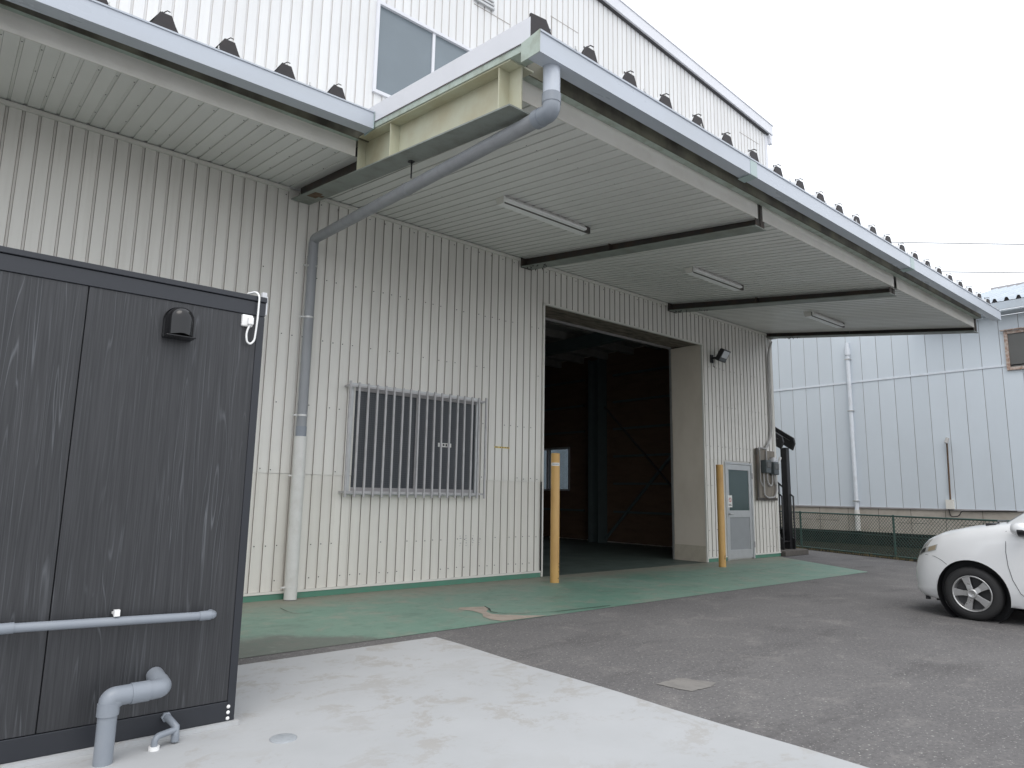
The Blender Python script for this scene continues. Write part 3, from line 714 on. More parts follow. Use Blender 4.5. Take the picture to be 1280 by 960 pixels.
band(6.36, .13, GA, G1, 'gutter_old'); band(10.95, .14, GA, G1, 'gutter_old')
f = B(); f.prism([(3.24, -4.985, 4.95), (3.24, -4.985, 4.757), (3.24, -4.76, 4.772), (3.24, -4.76, 4.94)], (.004, 0, 0)); f.obj('end_cap', ['mint'], G1)
GB = dict(xa=X0, xb=3.235, ya=-2.305, yb_=-2.305, za=5.365, zb_=5.434, depth=.18, hgt=.195)
G2 = gutter(name='gutter', **GB)
f = B(); f.box(3.2355, 3.241, -2.315, -2.10, 5.232, 5.440); f.obj('end_cap', ['gutter_old'], G2)
hk = B()
for G in (GA, GB):
    x = G['xa']+.4
    while x < G['xb']:
        t0 = (x-G['xa'])/(G['xb']-G['xa']); y = G['ya']+(G['yb_']-G['ya'])*t0; z = G['za']+(G['zb_']-G['za'])*t0
        hk.box(x-.008, x+.008, y-.014, y+.10, z+.004, z+.012); hk.box(x-.005, x+.005, y-.004, y+.004, z+.012, z+.045); x += .9
hk.obj('gutter_hook', ['zinc'], G1)

# downpipe
DP = B(); top = (3.475, -4.872, 4.772)
path = fillet([top, (3.475, -4.872, 4.385), (3.572, -.13, 4.685), (3.575, -.12, 2.03)], .085, 7)
DP.tube(path, .064, 18); DPO = DP.obj('downpipe', ['pipe_grey'], WH)
f = B(); f.tube([(3.475, -4.872, 4.80), (3.475, -4.872, 4.50)], .071, 18); f.obj('outlet', ['gutter'], DPO)
f = B(); f.tube(fillet([(3.475, -4.872, 4.50), (3.475, -4.872, 4.385), (3.48, -4.70, 4.3965)], .085, 7), .0745, 18); f.obj('elbow', ['pvc'], DPO)
for a, b_ in (((3.475, -4.872, 4.535), (3.475, -4.872, 4.455)), ((3.4775, -4.76, 4.3925), (3.479, -4.69, 4.397))):
    f = B(); f.tube([a, b_], .0785, 18); f.obj('collar', ['pvc'], DPO, .002)
for (a, b, r_) in (((3.521, -2.62, 4.5285), (3.5222, -2.57, 4.5318), .069), ((3.575, -.12, 4.44), (3.575, -.12, 4.34), .069), ((3.575, -.12, 2.16), (3.575, -.12, 2.0), .0685)):
    f = B(); f.tube([a, b], r_, 18); f.obj('coupling', ['pvc'] if r_ < .0688 else ['pipe_grey'], DPO)
f = B(); f.tube([(3.575, -.122, 2.03), (3.575, -.122, .012)], .079, 18); f.obj('lower_pipe', ['pipe_white'], DPO)
for z in (4.30, 3.60, 2.30, 1.53, .16):
    rr = .068 if z > 2 else .0815
    f = B(); f.tube([(3.575, -.121, z-.012), (3.575, -.121, z+.012)], rr+.002, 18); f.box(3.575-rr-.05, 3.575-rr, -.128, -.114, z-.01, z+.01); f.box(3.57, 3.58, -.06, -.002, z-.01, z+.01); f.obj('clamp', ['zinc'] if z > 2 else ['pipe_white'], DPO)

# ------------------------------------------------------------------ canopy lights
def batten(xa, xb, label):
    T = thing('batten_light', label, 'ceiling light', ((xa+xb)/2, -2.2, sz(-2.2)), 'strip lights under the canopy')
    y = -2.2; z = sz(y)-.004
    b = B(); b.prism([(xa, y-.075, z-.004), (xa, y-.075, z-.092), (xa, y-.01, z-.092), (xa, y+.04, z-.092), (xa, y+.075, z+.006)], (xb-xa, 0, 0)); b.obj('housing', ['white'], T)
    b = B(); b.prism([(xa-.004, y-.078, z-.006), (xa-.004, y-.078, z-.094), (xa-.004, y+.04, z-.09), (xa-.004, y+.078, z+.008)], (.004, 0, 0)); b.obj('end_plate', ['trim'], T); b = B(); b.prism([(xb, y-.078, z-.006), (xb, y-.078, z-.094), (xb, y+.04, z-.09), (xb, y+.078, z+.008)], (.004, 0, 0)); b.obj('end_plate', ['trim'], T)
    b = B(); b.box(xa+.015, xb+.02, y-.112, y-.0785, z-.099, z-.012); b.obj('side_slot_shade', ['slot_shade'], T)  # solid dark box stands in for the shaded gap behind the reflector
    b = B(); b.prism([(xa-.03, y-.1125, z-.097), (xa-.03, y-.165, z-.097), (xa-.03, y-.172, z-.075), (xa-.03, y-.118, z-.014), (xa-.03, y-.1125, z-.014)], (xb-xa-.08, 0, 0)); b.obj('reflector', ['white'], T)
    return T
batten(5.10, 6.62, 'white strip light under canopy between the downpipe and first inner beam')
batten(9.08, 10.52, 'white strip light under canopy above the wide doorway')
batten(13.05, 14.42, 'white strip light under canopy in the bay of the meter board')

# ------------------------------------------------------------------ floodlight
FL = thing('floodlight', 'small black floodlight on the wall right of the wide doorway', 'floodlight', (12.98, -.02, 4.36))
b = B(); b.box(12.93, 13.03, -.03, -.002, 4.30, 4.48); b.box(12.96, 13.0, -.16, -.03, 4.38, 4.42); b.tube([(12.97, -.05, 4.36), (12.965, -.06, 4.22), (12.99, -.08, 4.19)], .008, 6); b.obj('bracket', ['black'], FL)
Mh = Matrix.Translation((13.06, -.26, 4.44)) @ Matrix.Rotation(R(8), 4, 'Z') @ Matrix.Rotation(R(32), 4, 'X')
def xf(bb, Mt): bb.v = [tuple(Mt @ Vector(q)) for q in bb.v]; return bb
b = B(); b.box(-.17, .17, -.035, .05, -.14, .14)
for i in range(6): b.box(-.15+.052*i, -.135+.052*i, .05, .075, -.12, .12)
xf(b, Mh).obj('lamp_head', ['black'], FL, .006)
b = B(); b.box(-.135, .135, -.039, -.0355, -.045, .115); xf(b, Mh).obj('lamp_glass', ['lamp_glass'], FL)
b = B(); b.box(-.15, .15, -.038, -.0355, -.12, -.065); xf(b, Mh).obj('sensor_strip', ['meter'], FL)

# ------------------------------------------------------------------ bollards
def bollard(x, y, label, lab):
    T = thing('bollard', label, 'bollard', (x, y, .004), 'ochre steel bollards at the doorway')
    b = B(); b.lathe([(.001, 2.0), (.066, 2.0), (.070, 1.994), (.070, .004)], 28, Matrix.Translation((x, y, 0))); b.obj('post', ['bollard'], T)
    if lab:
        b = B(); Mt = Matrix.Translation((x, y, 1.80)); n = 18; a0 = R(165); a1 = R(290)
        vs_ = [Mt @ Vector((.0715*math.cos(a0+(a1-a0)*i/n), .0715*math.sin(a0+(a1-a0)*i/n), h)) for h in (0, .048) for i in range(n+1)]
        b.add(vs_, [(i, i+1, i+n+2, i+n+1) for i in range(n)], 0, True); l_ = b.obj('label_band', ['label'], T)
        b = B()
        for k in range(6):
            a = a0+(a1-a0)*(.2+.12*k); a2 = a+R(6)
            b.add([Mt @ Vector((.0724*math.cos(q), .0724*math.sin(q), h)) for q, h in ((a, .015), (a2, .015), (a2, .034), (a, .034))], [(0, 1, 2, 3)])
        b.obj('label_print', ['ink'], l_)
    b = B(); random.seed(int(x*10))
    for k in range(6):
        a = R(random.uniform(255, 330)); h = random.uniform(.05, .33); s = random.uniform(.006, .02)
        b.add([Matrix.Translation((x, y, h)) @ Vector((.0712*math.cos(a+q*s/.07), .0712*math.sin(a+q*s/.07), e*s)) for q, e in ((-1, -.8), (.7, -1.2), (1, .6), (-.4, 1.3))], [(0, 1, 2, 3)])
    b.obj('scuff', ['scuff'], T)
bollard(7.58, -.66, 'ochre steel bollard with white label band, on the barred window side of the doorway', True)
bollard(12.10, -.70, 'ochre steel bollard standing beside the grey personnel door', False)

# ------------------------------------------------------------------ meter board
MT = thing('meter_board', 'weathered timber board with electric meters and looped cables beside the grey door', 'meter board', (15.0, -.02, 1.9))
for i, (a, b_) in enumerate(((14.60, 14.80), (14.805, 15.02), (15.025, 15.22), (15.225, 15.42))):
    b = B(); b.box(a, b_, -.055, -.012, 1.30, 2.49-.03*(i > 1)); b.obj('plank', ['wood_board'], MT)
b = B(); b.box(14.57, 15.45, -.075, -.056, 1.30, 1.36); b.box(14.58, 14.64, -.08, -.056, 1.37, 2.50); b.obj('frame_strip', ['beam_dark'], MT)
for a, z in ((14.78, 1.93), (15.13, 1.90)):
    b = B(); b.box(a, a+.22, -.20, -.056, z, z+.30); m_ = b.obj('meter', ['meter'], MT, .015)
    b = B(); b.box(a+.02, a+.20, -.215, -.2005, z+.12, z+.26); b.obj('meter_window', ['glass_nb'], m_, .01)
b = B(); b.lathe([(.001, .0), (.09, .0), (.09, .10), (.06, .13), (.001, .135)], 18, Matrix.Translation((15.24, -.056, 2.22)) @ Matrix.Rotation(R(90), 4, 'X')); b.obj('junction_dome', ['lamp_glass'], MT)
b = B(); b.tube(fillet([(14.84, -.09, 1.95), (14.84, -.09, 1.42), (14.98, -.10, 1.36), (15.30, -.10, 1.38), (15.38, -.10, 1.55), (15.36, -.10, 1.9)], .12, 5), .018, 8)
b.tube(fillet([(15.0, -.08, 2.45), (14.98, -.1, 1.72), (15.1, -.11, 1.62), (15.2, -.1, 1.7), (15.2, -.1, 1.92)], .08, 5), .018, 8)
b.tube(fillet([(15.30, -.1, 1.92), (15.32, -.1, 1.7), (15.40, -.09, 1.64)], .05, 4), .014, 8)
b.tube(fillet([(14.72, -.08, 2.47), (14.70, -.08, 1.75), (14.80, -.09, 1.62)], .06, 4), .012, 8); b.obj('loop_cable', ['cable_grey'], MT)
b = B(); b.tube(fillet([(14.68, -.08, 2.45), (14.72, -.07, 2.52), (15.0, -.07, 2.50), (15.04, -.06, 2.55), (15.24, -.05, 2.72), (15.36, -.05, 2.95), (15.375, -.04, 4.85), (15.44, -.10, 5.16)], .15, 6), .02, 8)
b.tube(fillet([(15.02, -.06, 2.48), (15.18, -.05, 2.62), (15.31, -.04, 2.92), (15.325, -.04, 4.80), (15.39, -.10, 5.12)], .15, 6), .022, 8); b.obj('riser_cable', ['cable_grey'], MT)
b = B(); b.tube([(15.39, -.1, 2.1), (15.45, -.14, 2.2), (15.50, -.16, 2.32)], [.025, .022, .035], 8); b.obj('cable_gland', ['white'], MT)

# ------------------------------------------------------------------ prefabricated cabin
CX1, CY, CB, CT = 1.50, -4.35, .035, 2.55
CB_ = thing('prefab_cabin', 'dark charcoal wood-grain prefabricated cabin with grey drain pipes', 'cabin', (-.9, CY+1.1, .01))
CXL = -3.3; CD = 2.1
b = B(); b.box(CXL, CX1-.003, CY+.03, CY+CD, CB, CT-.02); b.obj('core', ['frame_dark'], CB_)
for i, (a, c) in enumerate(((.543, 1.455), (-.377, .537), (-1.297, -.383), (-2.217, -1.303), (CXL+.05, -2.223))):
    b = B(); b.box(a, c, CY+.006, CY+.0295, CB+.11, 2.425); b.obj('wall_panel', ['wood_dark'], CB_, .0015)
b = B(); b.box(CX1-.045, CX1, CY, CY+.0299, CB, 2.424); b.obj('corner_post', ['frame_dark'], CB_, .003)
b = B(); b.box(CXL, CX1-.0005, CY-.002, CY+.0298, 2.4265, 2.515); b.obj('top_rail', ['frame_dark'], CB_, .003)
b = B(); b.box(CXL, CX1+.004, CY-.012, CY+CD+.01, 2.517, CT); b.obj('roof_edge', ['frame_dark'], CB_, .004)
b = B(); b.box(CXL, CX1-.0455, CY-.001, CY+.0298, CB, .142); b.obj('bottom_rail', ['frame_dark'], CB_, .003)
b = B(); b.box(CXL, CX1+.02, CY-.03, CY+CD, .0105, .034); b.obj('footing', ['concrete'], CB_)
b = B(); b.box(CX1-.0025, CX1+.0015, CY+.0302, CY+CD, CB+.001, 2.515); b.obj('side_wall', ['frame_dark'], CB_)
for z in (.050, .082, .113):
    b = B(); b.lathe([(.0105, 0), (.0095, .004), (.005, .007), (.0001, .008)], 14, Matrix.Translation((1.462, CY-.0015, z)) @ Matrix.Rotation(R(90), 4, 'X')); b.obj('bolt', ['white'], CB_)
# vent hood
hx, hz = 1.0, 2.275
b = B(); n = 16; r_ = .078
def hood_ring(rad, y, zlow): return [(hx-rad, y, zlow)]+[(hx+rad*math.cos(math.pi-math.pi*i/n), y, hz+.035+rad*math.sin(math.pi*i/n)) for i in range(n+1)]+[(hx+rad, y, zlow)]
rings = [hood_ring(.080, CY+.005, 2.205), hood_ring(.080, CY-.012, 2.205), hood_ring(.073, CY-.014, 2.205), hood_ring(.072, CY-.05, 2.208), hood_ring(.066, CY-.082, 2.21), hood_ring(.052, CY-.104, 2.213), hood_ring(.03, CY-.116, 2.216), hood_ring(.012, CY-.12, 2.22)]
L_ = len(rings[0]); vs_ = [q for rg in rings for q in rg]
b.add(vs_, [(i*L_+k, i*L_+k+1, (i+1)*L_+k+1, (i+1)*L_+k) for i in range(len(rings)-1) for k in range(L_-1)], 0, True)
b.add(rings[-1], [tuple(range(L_-1, -1, -1))], 0, True)
VH = b.obj('vent_hood', ['black_gloss'], CB_)
b = B(); b.box(hx-.078, hx+.078, CY-.112, CY+.004, 2.200, 2.207); b.obj('hood_lip', ['black_gloss'], VH, .003)
# outlet box and cable
b = B(); b.box(1.357, 1.423, CY-.018, CY+.008, 2.345, 2.418); SK = b.obj('outlet_box', ['white'], CB_, .006)
b = B(); b.box(1.385, 1.418, CY-.05, CY-.0185, 2.352, 2.40); b.obj('plug', ['white'], SK, .006)
b = B(); b.tube(fillet([(1.40, CY-.035, 2.355), (1.382, CY-.03, 2.30), (1.39, CY-.03, 2.245), (1.412, CY-.03, 2.232), (1.436, CY-.03, 2.26), (1.445, CY-.03, 2.40), (1.447, CY-.03, 2.545), (1.435, CY-.005, 2.578), (1.40, CY+.05, 2.57)], .03, 5), .006, 8); b.obj('cable', ['white'], SK)
b = B(); b.box(1.475, 1.505, CY+.0, CY+.03, 2.5505, 2.585); b.box(1.5015, 1.512, CY+.0, CY+.03, 2.44, 2.56); b.obj('roof_clip', ['lamp_glass'], CB_, .003)
# drain pipes
def pipe(pts, r_, name, par, bend=.05): return B().tube(fillet(pts, bend, 8), r_, 18).obj(name, ['pvc'], par)
hp = pipe([(.325, CY+.004, .672), (.325, CY-.065, .672), (1.318, CY-.065, .642), (1.318, CY+.004, .642)], .0225, 'waste_pipe', CB_, .03)
for x_, z_, d_ in ((.36, .671, .06), (1.27, .6435, -.06)):
    b = B(); b.tube([(x_-d_*.5, CY-.065, z_), (x_+d_*.5, CY-.065, z_)], .0262, 16); b.obj('collar', ['pvc'], hp)
b = B(); b.box(.815, .835, CY-.075, CY+.004, .688, .698); b.box(.812, .838, CY-.085, CY-.055, .684, .716); b.obj('clip', ['white'], hp)
vp = pipe([(.805, CY-.205, .008), (.805, CY-.205, .318), (1.055, CY-.185, .318), (1.055, CY+.004, .345)], .0435, 'soil_pipe', CB_, .085)
for a, c in (((.805, CY-.205, .235), (.805, CY-.205, .292)), ((.90, CY-.1975, .318), (.985, CY-.191, .318))):
    b = B(); b.tube([a, c], .0505, 20); b.obj('collar', ['pvc'], vp, .002)
for q, rr in (([(.805, CY-.205, .26), (.805, CY-.205, .318), (.92, CY-.196, .318)], .0470), ([(.975, CY-.1915, .318), (1.055, CY-.185, .318), (1.055, CY-.10, .330)], .0470)):
    b = B(); b.tube(fillet(q, .085, 8), rr, 20); b.obj('elbow', ['pvc'], vp)
sp = pipe([(1.045, CY-.155, .008), (1.045, CY-.155, .072), (1.155, CY-.115, .078)], .0165, 'trap_pipe', CB_, .035)
b = B(); b.tube([(1.155, CY-.115, .045), (1.155, CY-.115, .092), (1.135, CY-.02, .118), (1.13, CY+.004, .12)], .019, 14); b.tube([(1.155, CY-.115, .02), (1.155, CY-.115, .05)], .021, 14); b.obj('tee', ['pvc'], sp)
b = B(); b.lathe([(.024, 0), (.026, .003), (.026, .02), (.018, .022)], 6, Matrix.Translation((1.13, CY-.0, .12)) @ Matrix.Rotation(R(90), 4, 'X'), smooth=False); b.obj('nut', ['pvc'], sp)
b = B(); b.tube([(1.045, CY-.155, .010), (1.045, CY-.155, .028)], .027, 14); b.obj('floor_ring', ['white'], sp)

# ------------------------------------------------------------------ neighbouring building
NB = thing('neighbour_building', 'pale blue-white panelled shed with corrugated roof behind the green fence', 'shed', (22.1, 0, 0))
NX = 22.0; NY0, NY1 = -9.6, 22.0; NYE = -1.32
b = B(); b.box(NX+.04, NX+9, NY0, NYE, 0, 6.42); b.box(NX+.04, NX+9, NYE, NY1, 0, 8.2); NW = b.obj('core_wall', ['nb_wall'], NB)
PW = .46; pn = {}
def npanel(y, z0_, z1_):
    key = (z0_, z1_)
    if key not in pn:
        q = B(); h_ = z1_-z0_
        q.add([(0, .006, 0), (0, PW-.006, 0), (0, PW-.006, h_), (0, .006, h_)], [(3, 2, 1, 0)])
        q.add([(0, PW-.006, 0), (.014, PW, 0), (.014, PW, h_), (0, PW-.006, h_)], [(3, 2, 1, 0)], 1); q.add([(.014, 0, 0), (0, .006, 0), (0, .006, h_), (.014, 0, h_)], [(3, 2, 1, 0)], 1)
        q.add([(0, .006, 0), (.02, .006, 0), (.02, PW-.006, 0), (0, PW-.006, 0)], [(0, 1, 2, 3)])
        pn[key] = q.mesh('wall_panel', ['nb_wall', 'alu_dull'])
    o = put('wall_panel', pn[key], NW); o.location = (NX, y, z0_)
y = NY0
while y < NY1-.1:
    npanel(y, 1.145, 5.0); npanel(y, 5.06, 6.42 if y < NYE-.1 else 8.2); y += PW
b = B(); b.box(NX-.02, NX+.04, NY0, NY1, 5.0, 5.03); b.box(NX-.012, NX+.04, NY0, NY1, 5.03, 5.06); b.obj('belt_trim', ['nb_pipe'], NB)
b = B(); b.box(NX-.035, NX+.04, NY0, NY1, 1.105, 1.145); b.obj('sill_trim', ['alu_dull'], NB)
b = B(); b.box(NX+.0, NX+.04, NY0, NY1, .40, 1.105); b.obj('base_wall', ['nb_base'], NB)
b = B()
for yy in [NY0+.9*i for i in range(34)]: b.box(NX-.003, NX+.0, yy, yy+.012, .41, 1.1)
for yy in (1.5, -1.0, 2.4, -2.6): b.box(NX-.003, NX, yy, yy+.75, .70, .712)
b.obj('base_crack', ['kerb'], NB)
b = B(); b.box(NX-.06, NX+.04, NY0, NY1, 0, .40); b.obj('foundation', ['nb_dark'], NB)
# roof sheets: one wave each
wv = B(); sl = math.tan(R(17)); Lr = 7
P = [(0, 0), (.07, 0), (.11, .095), (.16, .095), (.20, 0), (.27, 0)]
for (ya_, za_), (yb2, zb2) in zip(P, P[1:]): wv.add([(0, ya_, za_), (0, yb2, zb2), (Lr, yb2, zb2+Lr*sl), (Lr, ya_, za_+Lr*sl)], [(3, 2, 1, 0)])
wv.add([(.05, .07, -.01+.02), (.05, .20, -.01+.02), (.05, .16, .10), (.05, .11, .10)], [(3, 2, 1, 0)], 1)
wme = wv.mesh('roof_wave', ['nb_roof', 'rib_end'])
rb = B(); rb.prism([(NX-.42, NY0, 6.70), (NX+7, NY0, 6.70+7.42*sl), (NX+7, NY0, 6.66+7.42*sl), (NX-.42, NY0, 6.66)], (0, NYE-NY0, 0)); RB = rb.obj('roof', ['nb_roof'], NB)
y = NY0
while y < NYE-.2: o = put('roof_wave', wme, RB); o.location = (NX-.48, y, 6.71); y += .27
b = B(); b.box(NX-.50, NX-.46, NY0, NYE, 6.48, 6.69); b.obj('eave_fascia', ['nb_roof'], RB)
b = B(); b.box(NX-.459, NX+.03, NY0, NYE, 6.435, 6.47); b.obj('eave_soffit', ['nb_wall'], RB)
b = B(); b.box(NX+7, NX+7.4, NY0, NYE, 6.70+7.42*sl, 6.86+7.42*sl); b.obj('ridge_cap', ['alu_dull'], RB)
# downpipe
ND = B(); ND.tube([(NX-.08, .90, .46), (NX-.08, .90, 6.30)], .062, 12); NDO = ND.obj('downpipe', ['nb_pipe'], NB)
b = B(); b.tube([(NX-.08, .90, 5.90), (NX-.08, .90, 6.12)], .085, 12); b.obj('collar', ['nb_pipe'], NDO)
b = B(); b.tube([(NX-.08, .90, .42), (NX-.08, .90, 1.05)], .075, 12); b.obj('lower_pipe', ['pipe_white'], NDO)
for z in (4.1, 5.75, 1.3):
    b = B(); b.box(NX-.15, NX-.01, .82, .98, z, z+.03); b.obj('clamp', ['zinc'], NDO)
# window
b = B(); b.box(NX-.06, NX+.03, -4.75, -3.28, 4.88, 4.96); b.box(NX-.06, NX+.03, -4.75, -3.28, 5.88, 5.96); b.box(NX-.06, NX+.03, -3.36, -3.28, 4.96, 5.88); b.box(NX-.06, NX+.03, -4.75, -4.67, 4.96, 5.88); b.box(NX-.05, NX+.03, -4.04, -3.98, 4.96, 5.88)
NWI = b.obj('window', ['rust_frame'], NB)
for a, c in ((-4.67, -4.04), (-3.98, -3.36)):
    b = B(); b.box(NX-.02, NX-.01, a, c, 4.96, 5.88); b.obj('pane', ['glass_nb'], NWI)
b = B(); b.box(NX-.14, NX-.06, -4.8, -3.22, 5.965, 5.99); b.obj('drip_hood', ['rust_frame'], NWI)
# conduit with box
b = B(); b.tube([(NX-.05, -1.66, 1.40), (NX-.05, -1.69, 2.95), (NX-.14, -1.72, 3.05)], .022, 8); CO = b.obj('conduit', ['rust'], NB)
b = B(); b.box(NX-.13, NX-.005, -1.74, -1.56, 1.14, 1.40); b.obj('switch_box', ['trim'], CO)
b = B(); b.tube([(NX-.16, -1.70, 2.98), (NX-.12, -1.74, 3.12)], .05, 8); b.obj('sensor', ['cable_grey'], CO)
b = B(); b.tube(fillet([(NX-.06, -1.60, 1.15), (NX-.06, -1.64, .92), (NX-.06, -1.85, .95), (NX-.05, -1.9, 1.09), (NX-.05, -3.2, 1.13)], .08, 5), .012, 6); b.obj('cable', ['black'], CO)

# ------------------------------------------------------------------ fence
FA, FB_ = Vector((18.473, .934, 0)), Vector((17.411, -1.866, 0)); fd = (FB_-FA)/3.0
FN = thing('chain_link_fence', 'low green chain-link fence in front of the pale blue shed', 'fence', tuple(FA))
fl0, fl1 = -1.3, 9.0; FH = .985; FZ = .03
def fp(s, z): q = FA+fd*s; return (q.x, q.y, z)
for s_ in (-.02, 3.0, 6.0, 9.0):
    b = B(); b.tube([fp(s_, 0), fp(s_, FH+.03)], .026, 10); b.obj('post', ['fence'], FN)
for z in (FH, FZ+.03):
    b = B(); b.tube([fp(fl0, z), fp(fl1, z)], .02, 8); b.obj('rail', ['fence'], FN)
b = B(); b.tube([fp(fl0, .52), fp(fl1, .52)], .006, 5); b.obj('tension_wire', ['fence'], FN)
mesh_ = B(); H_ = FH-FZ-.05; z0_ = FZ+.04
s_ = fl0-H_
while s_ < fl1:
    for sg in (1, -1):
        a0, a1 = s_, s_+H_; t0 = max(0, (fl0-a0)/H_); t1 = min(1, (fl1-a0)/H_)
        if t1 > t0:
            za, zb3 = (z0_+H_*t0, z0_+H_*t1) if sg > 0 else (z0_+H_*(1-t0), z0_+H_*(1-t1))
            mesh_.tube([fp(a0+H_*t0, za), fp(a0+H_*t1, zb3)], .0055, 3, cap=False)
    s_ += .085
stuff(mesh_.obj('wire_mesh', ['fence'], FN))
g = B(); q0, q1 = FA-fd*1.6, FA+fd*9.3
g.add([(q0.x-.12, q0.y, .005), (q1.x-.12, q1.y, .005), (NX-.05, q1.y, .005), (NX-.05, q0.y+8, .005), (q0.x-.12, q0.y+8, .005)], [(4, 3, 2, 1, 0)][::1])
struct(g.obj('soil_strip', 'soil'))
random.seed(3); g = B()
for i in range(900):
    s_ = random.uniform(-1.2, 8.5); q = FA+fd*s_; x_ = q.x+random.gauss(-.05, .07); y_ = q.y+random.gauss(0, .05); h_ = random.uniform(.02, .11); a = random.uniform(0, 6.28); w_ = .006
    lx, ly = random.uniform(-.05, .05), random.uniform(-.05, .05)
    g.add([(x_-w_*math.cos(a), y_-w_*math.sin(a), .004), (x_+w_*math.cos(a), y_+w_*math.sin(a), .004), (x_+lx, y_+ly, h_)], [(0, 1, 2)])
wd_ = stuff(g.obj('dry_weeds', 'dry')); tag(wd_, 'thin dry weeds along the foot of the green fence', 'weeds')

# ------------------------------------------------------------------ steel stair beyond the corner
b = B(); b.prism([(15.61, -.13, 0), (16.78, -.10, 0), (17.0, 1.6, 0), (15.61, 1.6, 0)], (0, 0, .125)); tag(b.obj('concrete_step', ['kerb'], None, .012), 'low dark weathered concrete step under the black steel stair', 'step')
ST = thing('steel_stair', 'black steel outdoor stair with post and handrails at the warehouse corner', 'stair', (16.4, .3, .125))
b = B(); b.box(16.40, 16.55, .165, .325, .125, 2.62); b.obj('post', ['black'], ST, .006)
for xx in (15.95, 16.50):
    b = B(); b.prism([(xx, .10, .126), (xx, .34, .126), (xx, 4.0, 3.0), (xx, 4.0, 3.28), (xx, .10, .36)], (.04, 0, 0)); b.obj('stringer', ['black'], ST)
    b = B(); b.tube([(xx+.02, .10, .30), (xx+.02, .10, 1.40), (xx+.02, .47, 1.73), (xx+.02, 4.0, 4.5)], .022, 8); b.tube([(xx+.02, .47, .5), (xx+.02, .47, 1.72)], .018, 8); b.obj('handrail', ['black'], ST)
for i in range(10):
    b = B(); b.box(15.992, 16.498, .16+.27*i, .42+.27*i, .30+.212*i, .325+.212*i); b.obj('tread', ['black'], ST)
for xx in (15.9, 16.46):
    b = B(); P4 = [(xx, -.03, 2.80), (xx, .06, 2.56), (xx, 3.0, 4.45), (xx, 3.0, 4.78), (xx, .02, 2.86)]
    b.prism([(xx, -.03, 2.72), (xx, .04, 2.55), (xx, 3.0, 4.45), (xx, 3.0, 4.52)], (.06, 0, 0)); b.prism([(xx, -.03, 2.7205), (xx, 3.0, 4.73), (xx, 3.0, 4.80), (xx, .0, 2.86)], (.06, 0, 0)); b.prism([(xx-.001, -.032, 2.71), (xx-.001, .05, 2.62), (xx-.001, .09, 2.80), (xx-.001, .0, 2.862)], (.063, 0, 0)); b.obj('upper_stringer', ['black'], ST)
    b = B(); b.prism([(xx+.02, .10, 2.68), (xx+.02, 3.0, 4.515), (xx+.02, 3.0, 4.735), (xx+.02, .10, 2.82)], (.012, 0, 0)); b.obj('infill_plate', ['cable_grey'], ST)

# ------------------------------------------------------------------ overhead wires
def wire(ya, za, yb2, zb2, label):
    b = B(); s = (zb2-za)/(yb2-ya); y0_, y1_ = 22, -26
    pts = []
    for i in range(25):
        y_ = y0_+(y1_-y0_)*i/24; c_ = (ya+yb2)/2
        pts.append((40, y_, za+s*(y_-ya)+.0006*((y_-c_)**2-(ya-c_)**2)))
    return tag(b.tube(pts, .028, 6).obj('overhead_wire', ['cable_grey']), label, 'wire')
wire(6.088, 15.83, -.128, 13.97, 'upper of two thin overhead wires against the white sky')
wire(4.0, 13.575, -.008, 12.534, 'lower of two thin overhead wires just above the corrugated shed roof')

# ------------------------------------------------------------------ car (front part in view; heading +Y)
CC = (10.155, -5.03)      # lateral centre x, y of the nose
CAR = thing('parked_car', 'small white minivan with five-spoke wheels parked on the asphalt', 'car', (CC[0], CC[1]-2.05, 0))
def interp(T, u):
    if u <= T[0][0]: return T[0][1]
    for (a, va), (b_, vb) in zip(T, T[1:]):
        if u <= b_:
            t = (u-a)/(b_-a); t = t*t*(3-2*t)*.35+t*.65; return va+(vb-va)*t
    return T[-1][1]
SHO = [(0, .735), (.10, .79), (.25, .875), (.45, .945), (.7, 1.005), (1.0, 1.06), (1.3, 1.085), (3.7, 1.10), (4.1, 1.06)]
ZLO = [(0, .20), (.3, .19), (.6, .185), (4.1, .24)]
LV = [  # frac, halfwidth, front u, rear u, extra z
 (0, .775, .075, 4.02, 0), (.06, .800, .035, 4.05, 0), (.16, .825, .010, 4.08, 0), (.20, .832, .020, 4.085, 0), (.36, .842, .012, 4.10, 0), (.56, .846, .020, 4.10, 0),
 (.72, .843, .042, 4.09, 0), (.86, .828, .080, 4.06, 0), (.94, .805, .118, 4.03, 0), (1, .765, .165, 4.0, .006), (1, .69, .215, 3.96, .030), (1, .50, .25, 3.9, .050), (1, .26, .27, 3.85, .060), (1, 0, .28, 3.8, .064)]
NEXP = 4.6
def body_pt(lv, th, side=-1, off=0.):
    i = min(int(lv), len(LV)-2); t = lv-i
    A = [LV[i][q]*(1-t)+LV[i+1][q]*t for q in range(5)]
    mid = (A[2]+A[3])/2; half = (A[3]-A[2])/2; c, s = math.cos(th), abs(math.sin(th)); e = 2/NEXP
    u = mid-half*math.copysign(abs(c)**e, c); v = A[1]*s**e
    z = interp(ZLO, u)+A[0]*(interp(SHO, u)-interp(ZLO, u))+A[4]
    return Vector((CC[0]+side*v, CC[1]-u, z))
TH = [math.pi*(.5-.5*math.cos(math.pi*i/110)) for i in range(111)]
def loft(fn, nl, step=1):
    b = B()
    for side in (-1, 1):
        lv = [i/step for i in range(0, (nl-1)*step+1)]
        G_ = [[fn(l, th, side) for th in TH] for l in lv]; n = len(TH); base = [q for row in G_ for q in row]
        fs = []
        for i in range(len(lv)-1):
            for k in range(n-1):
                f_ = (i*n+k, i*n+k+1, (i+1)*n+k+1, (i+1)*n+k); fs.append(f_ if side > 0 else f_[::-1])
        b.add(base, fs, 0, True)
    return b
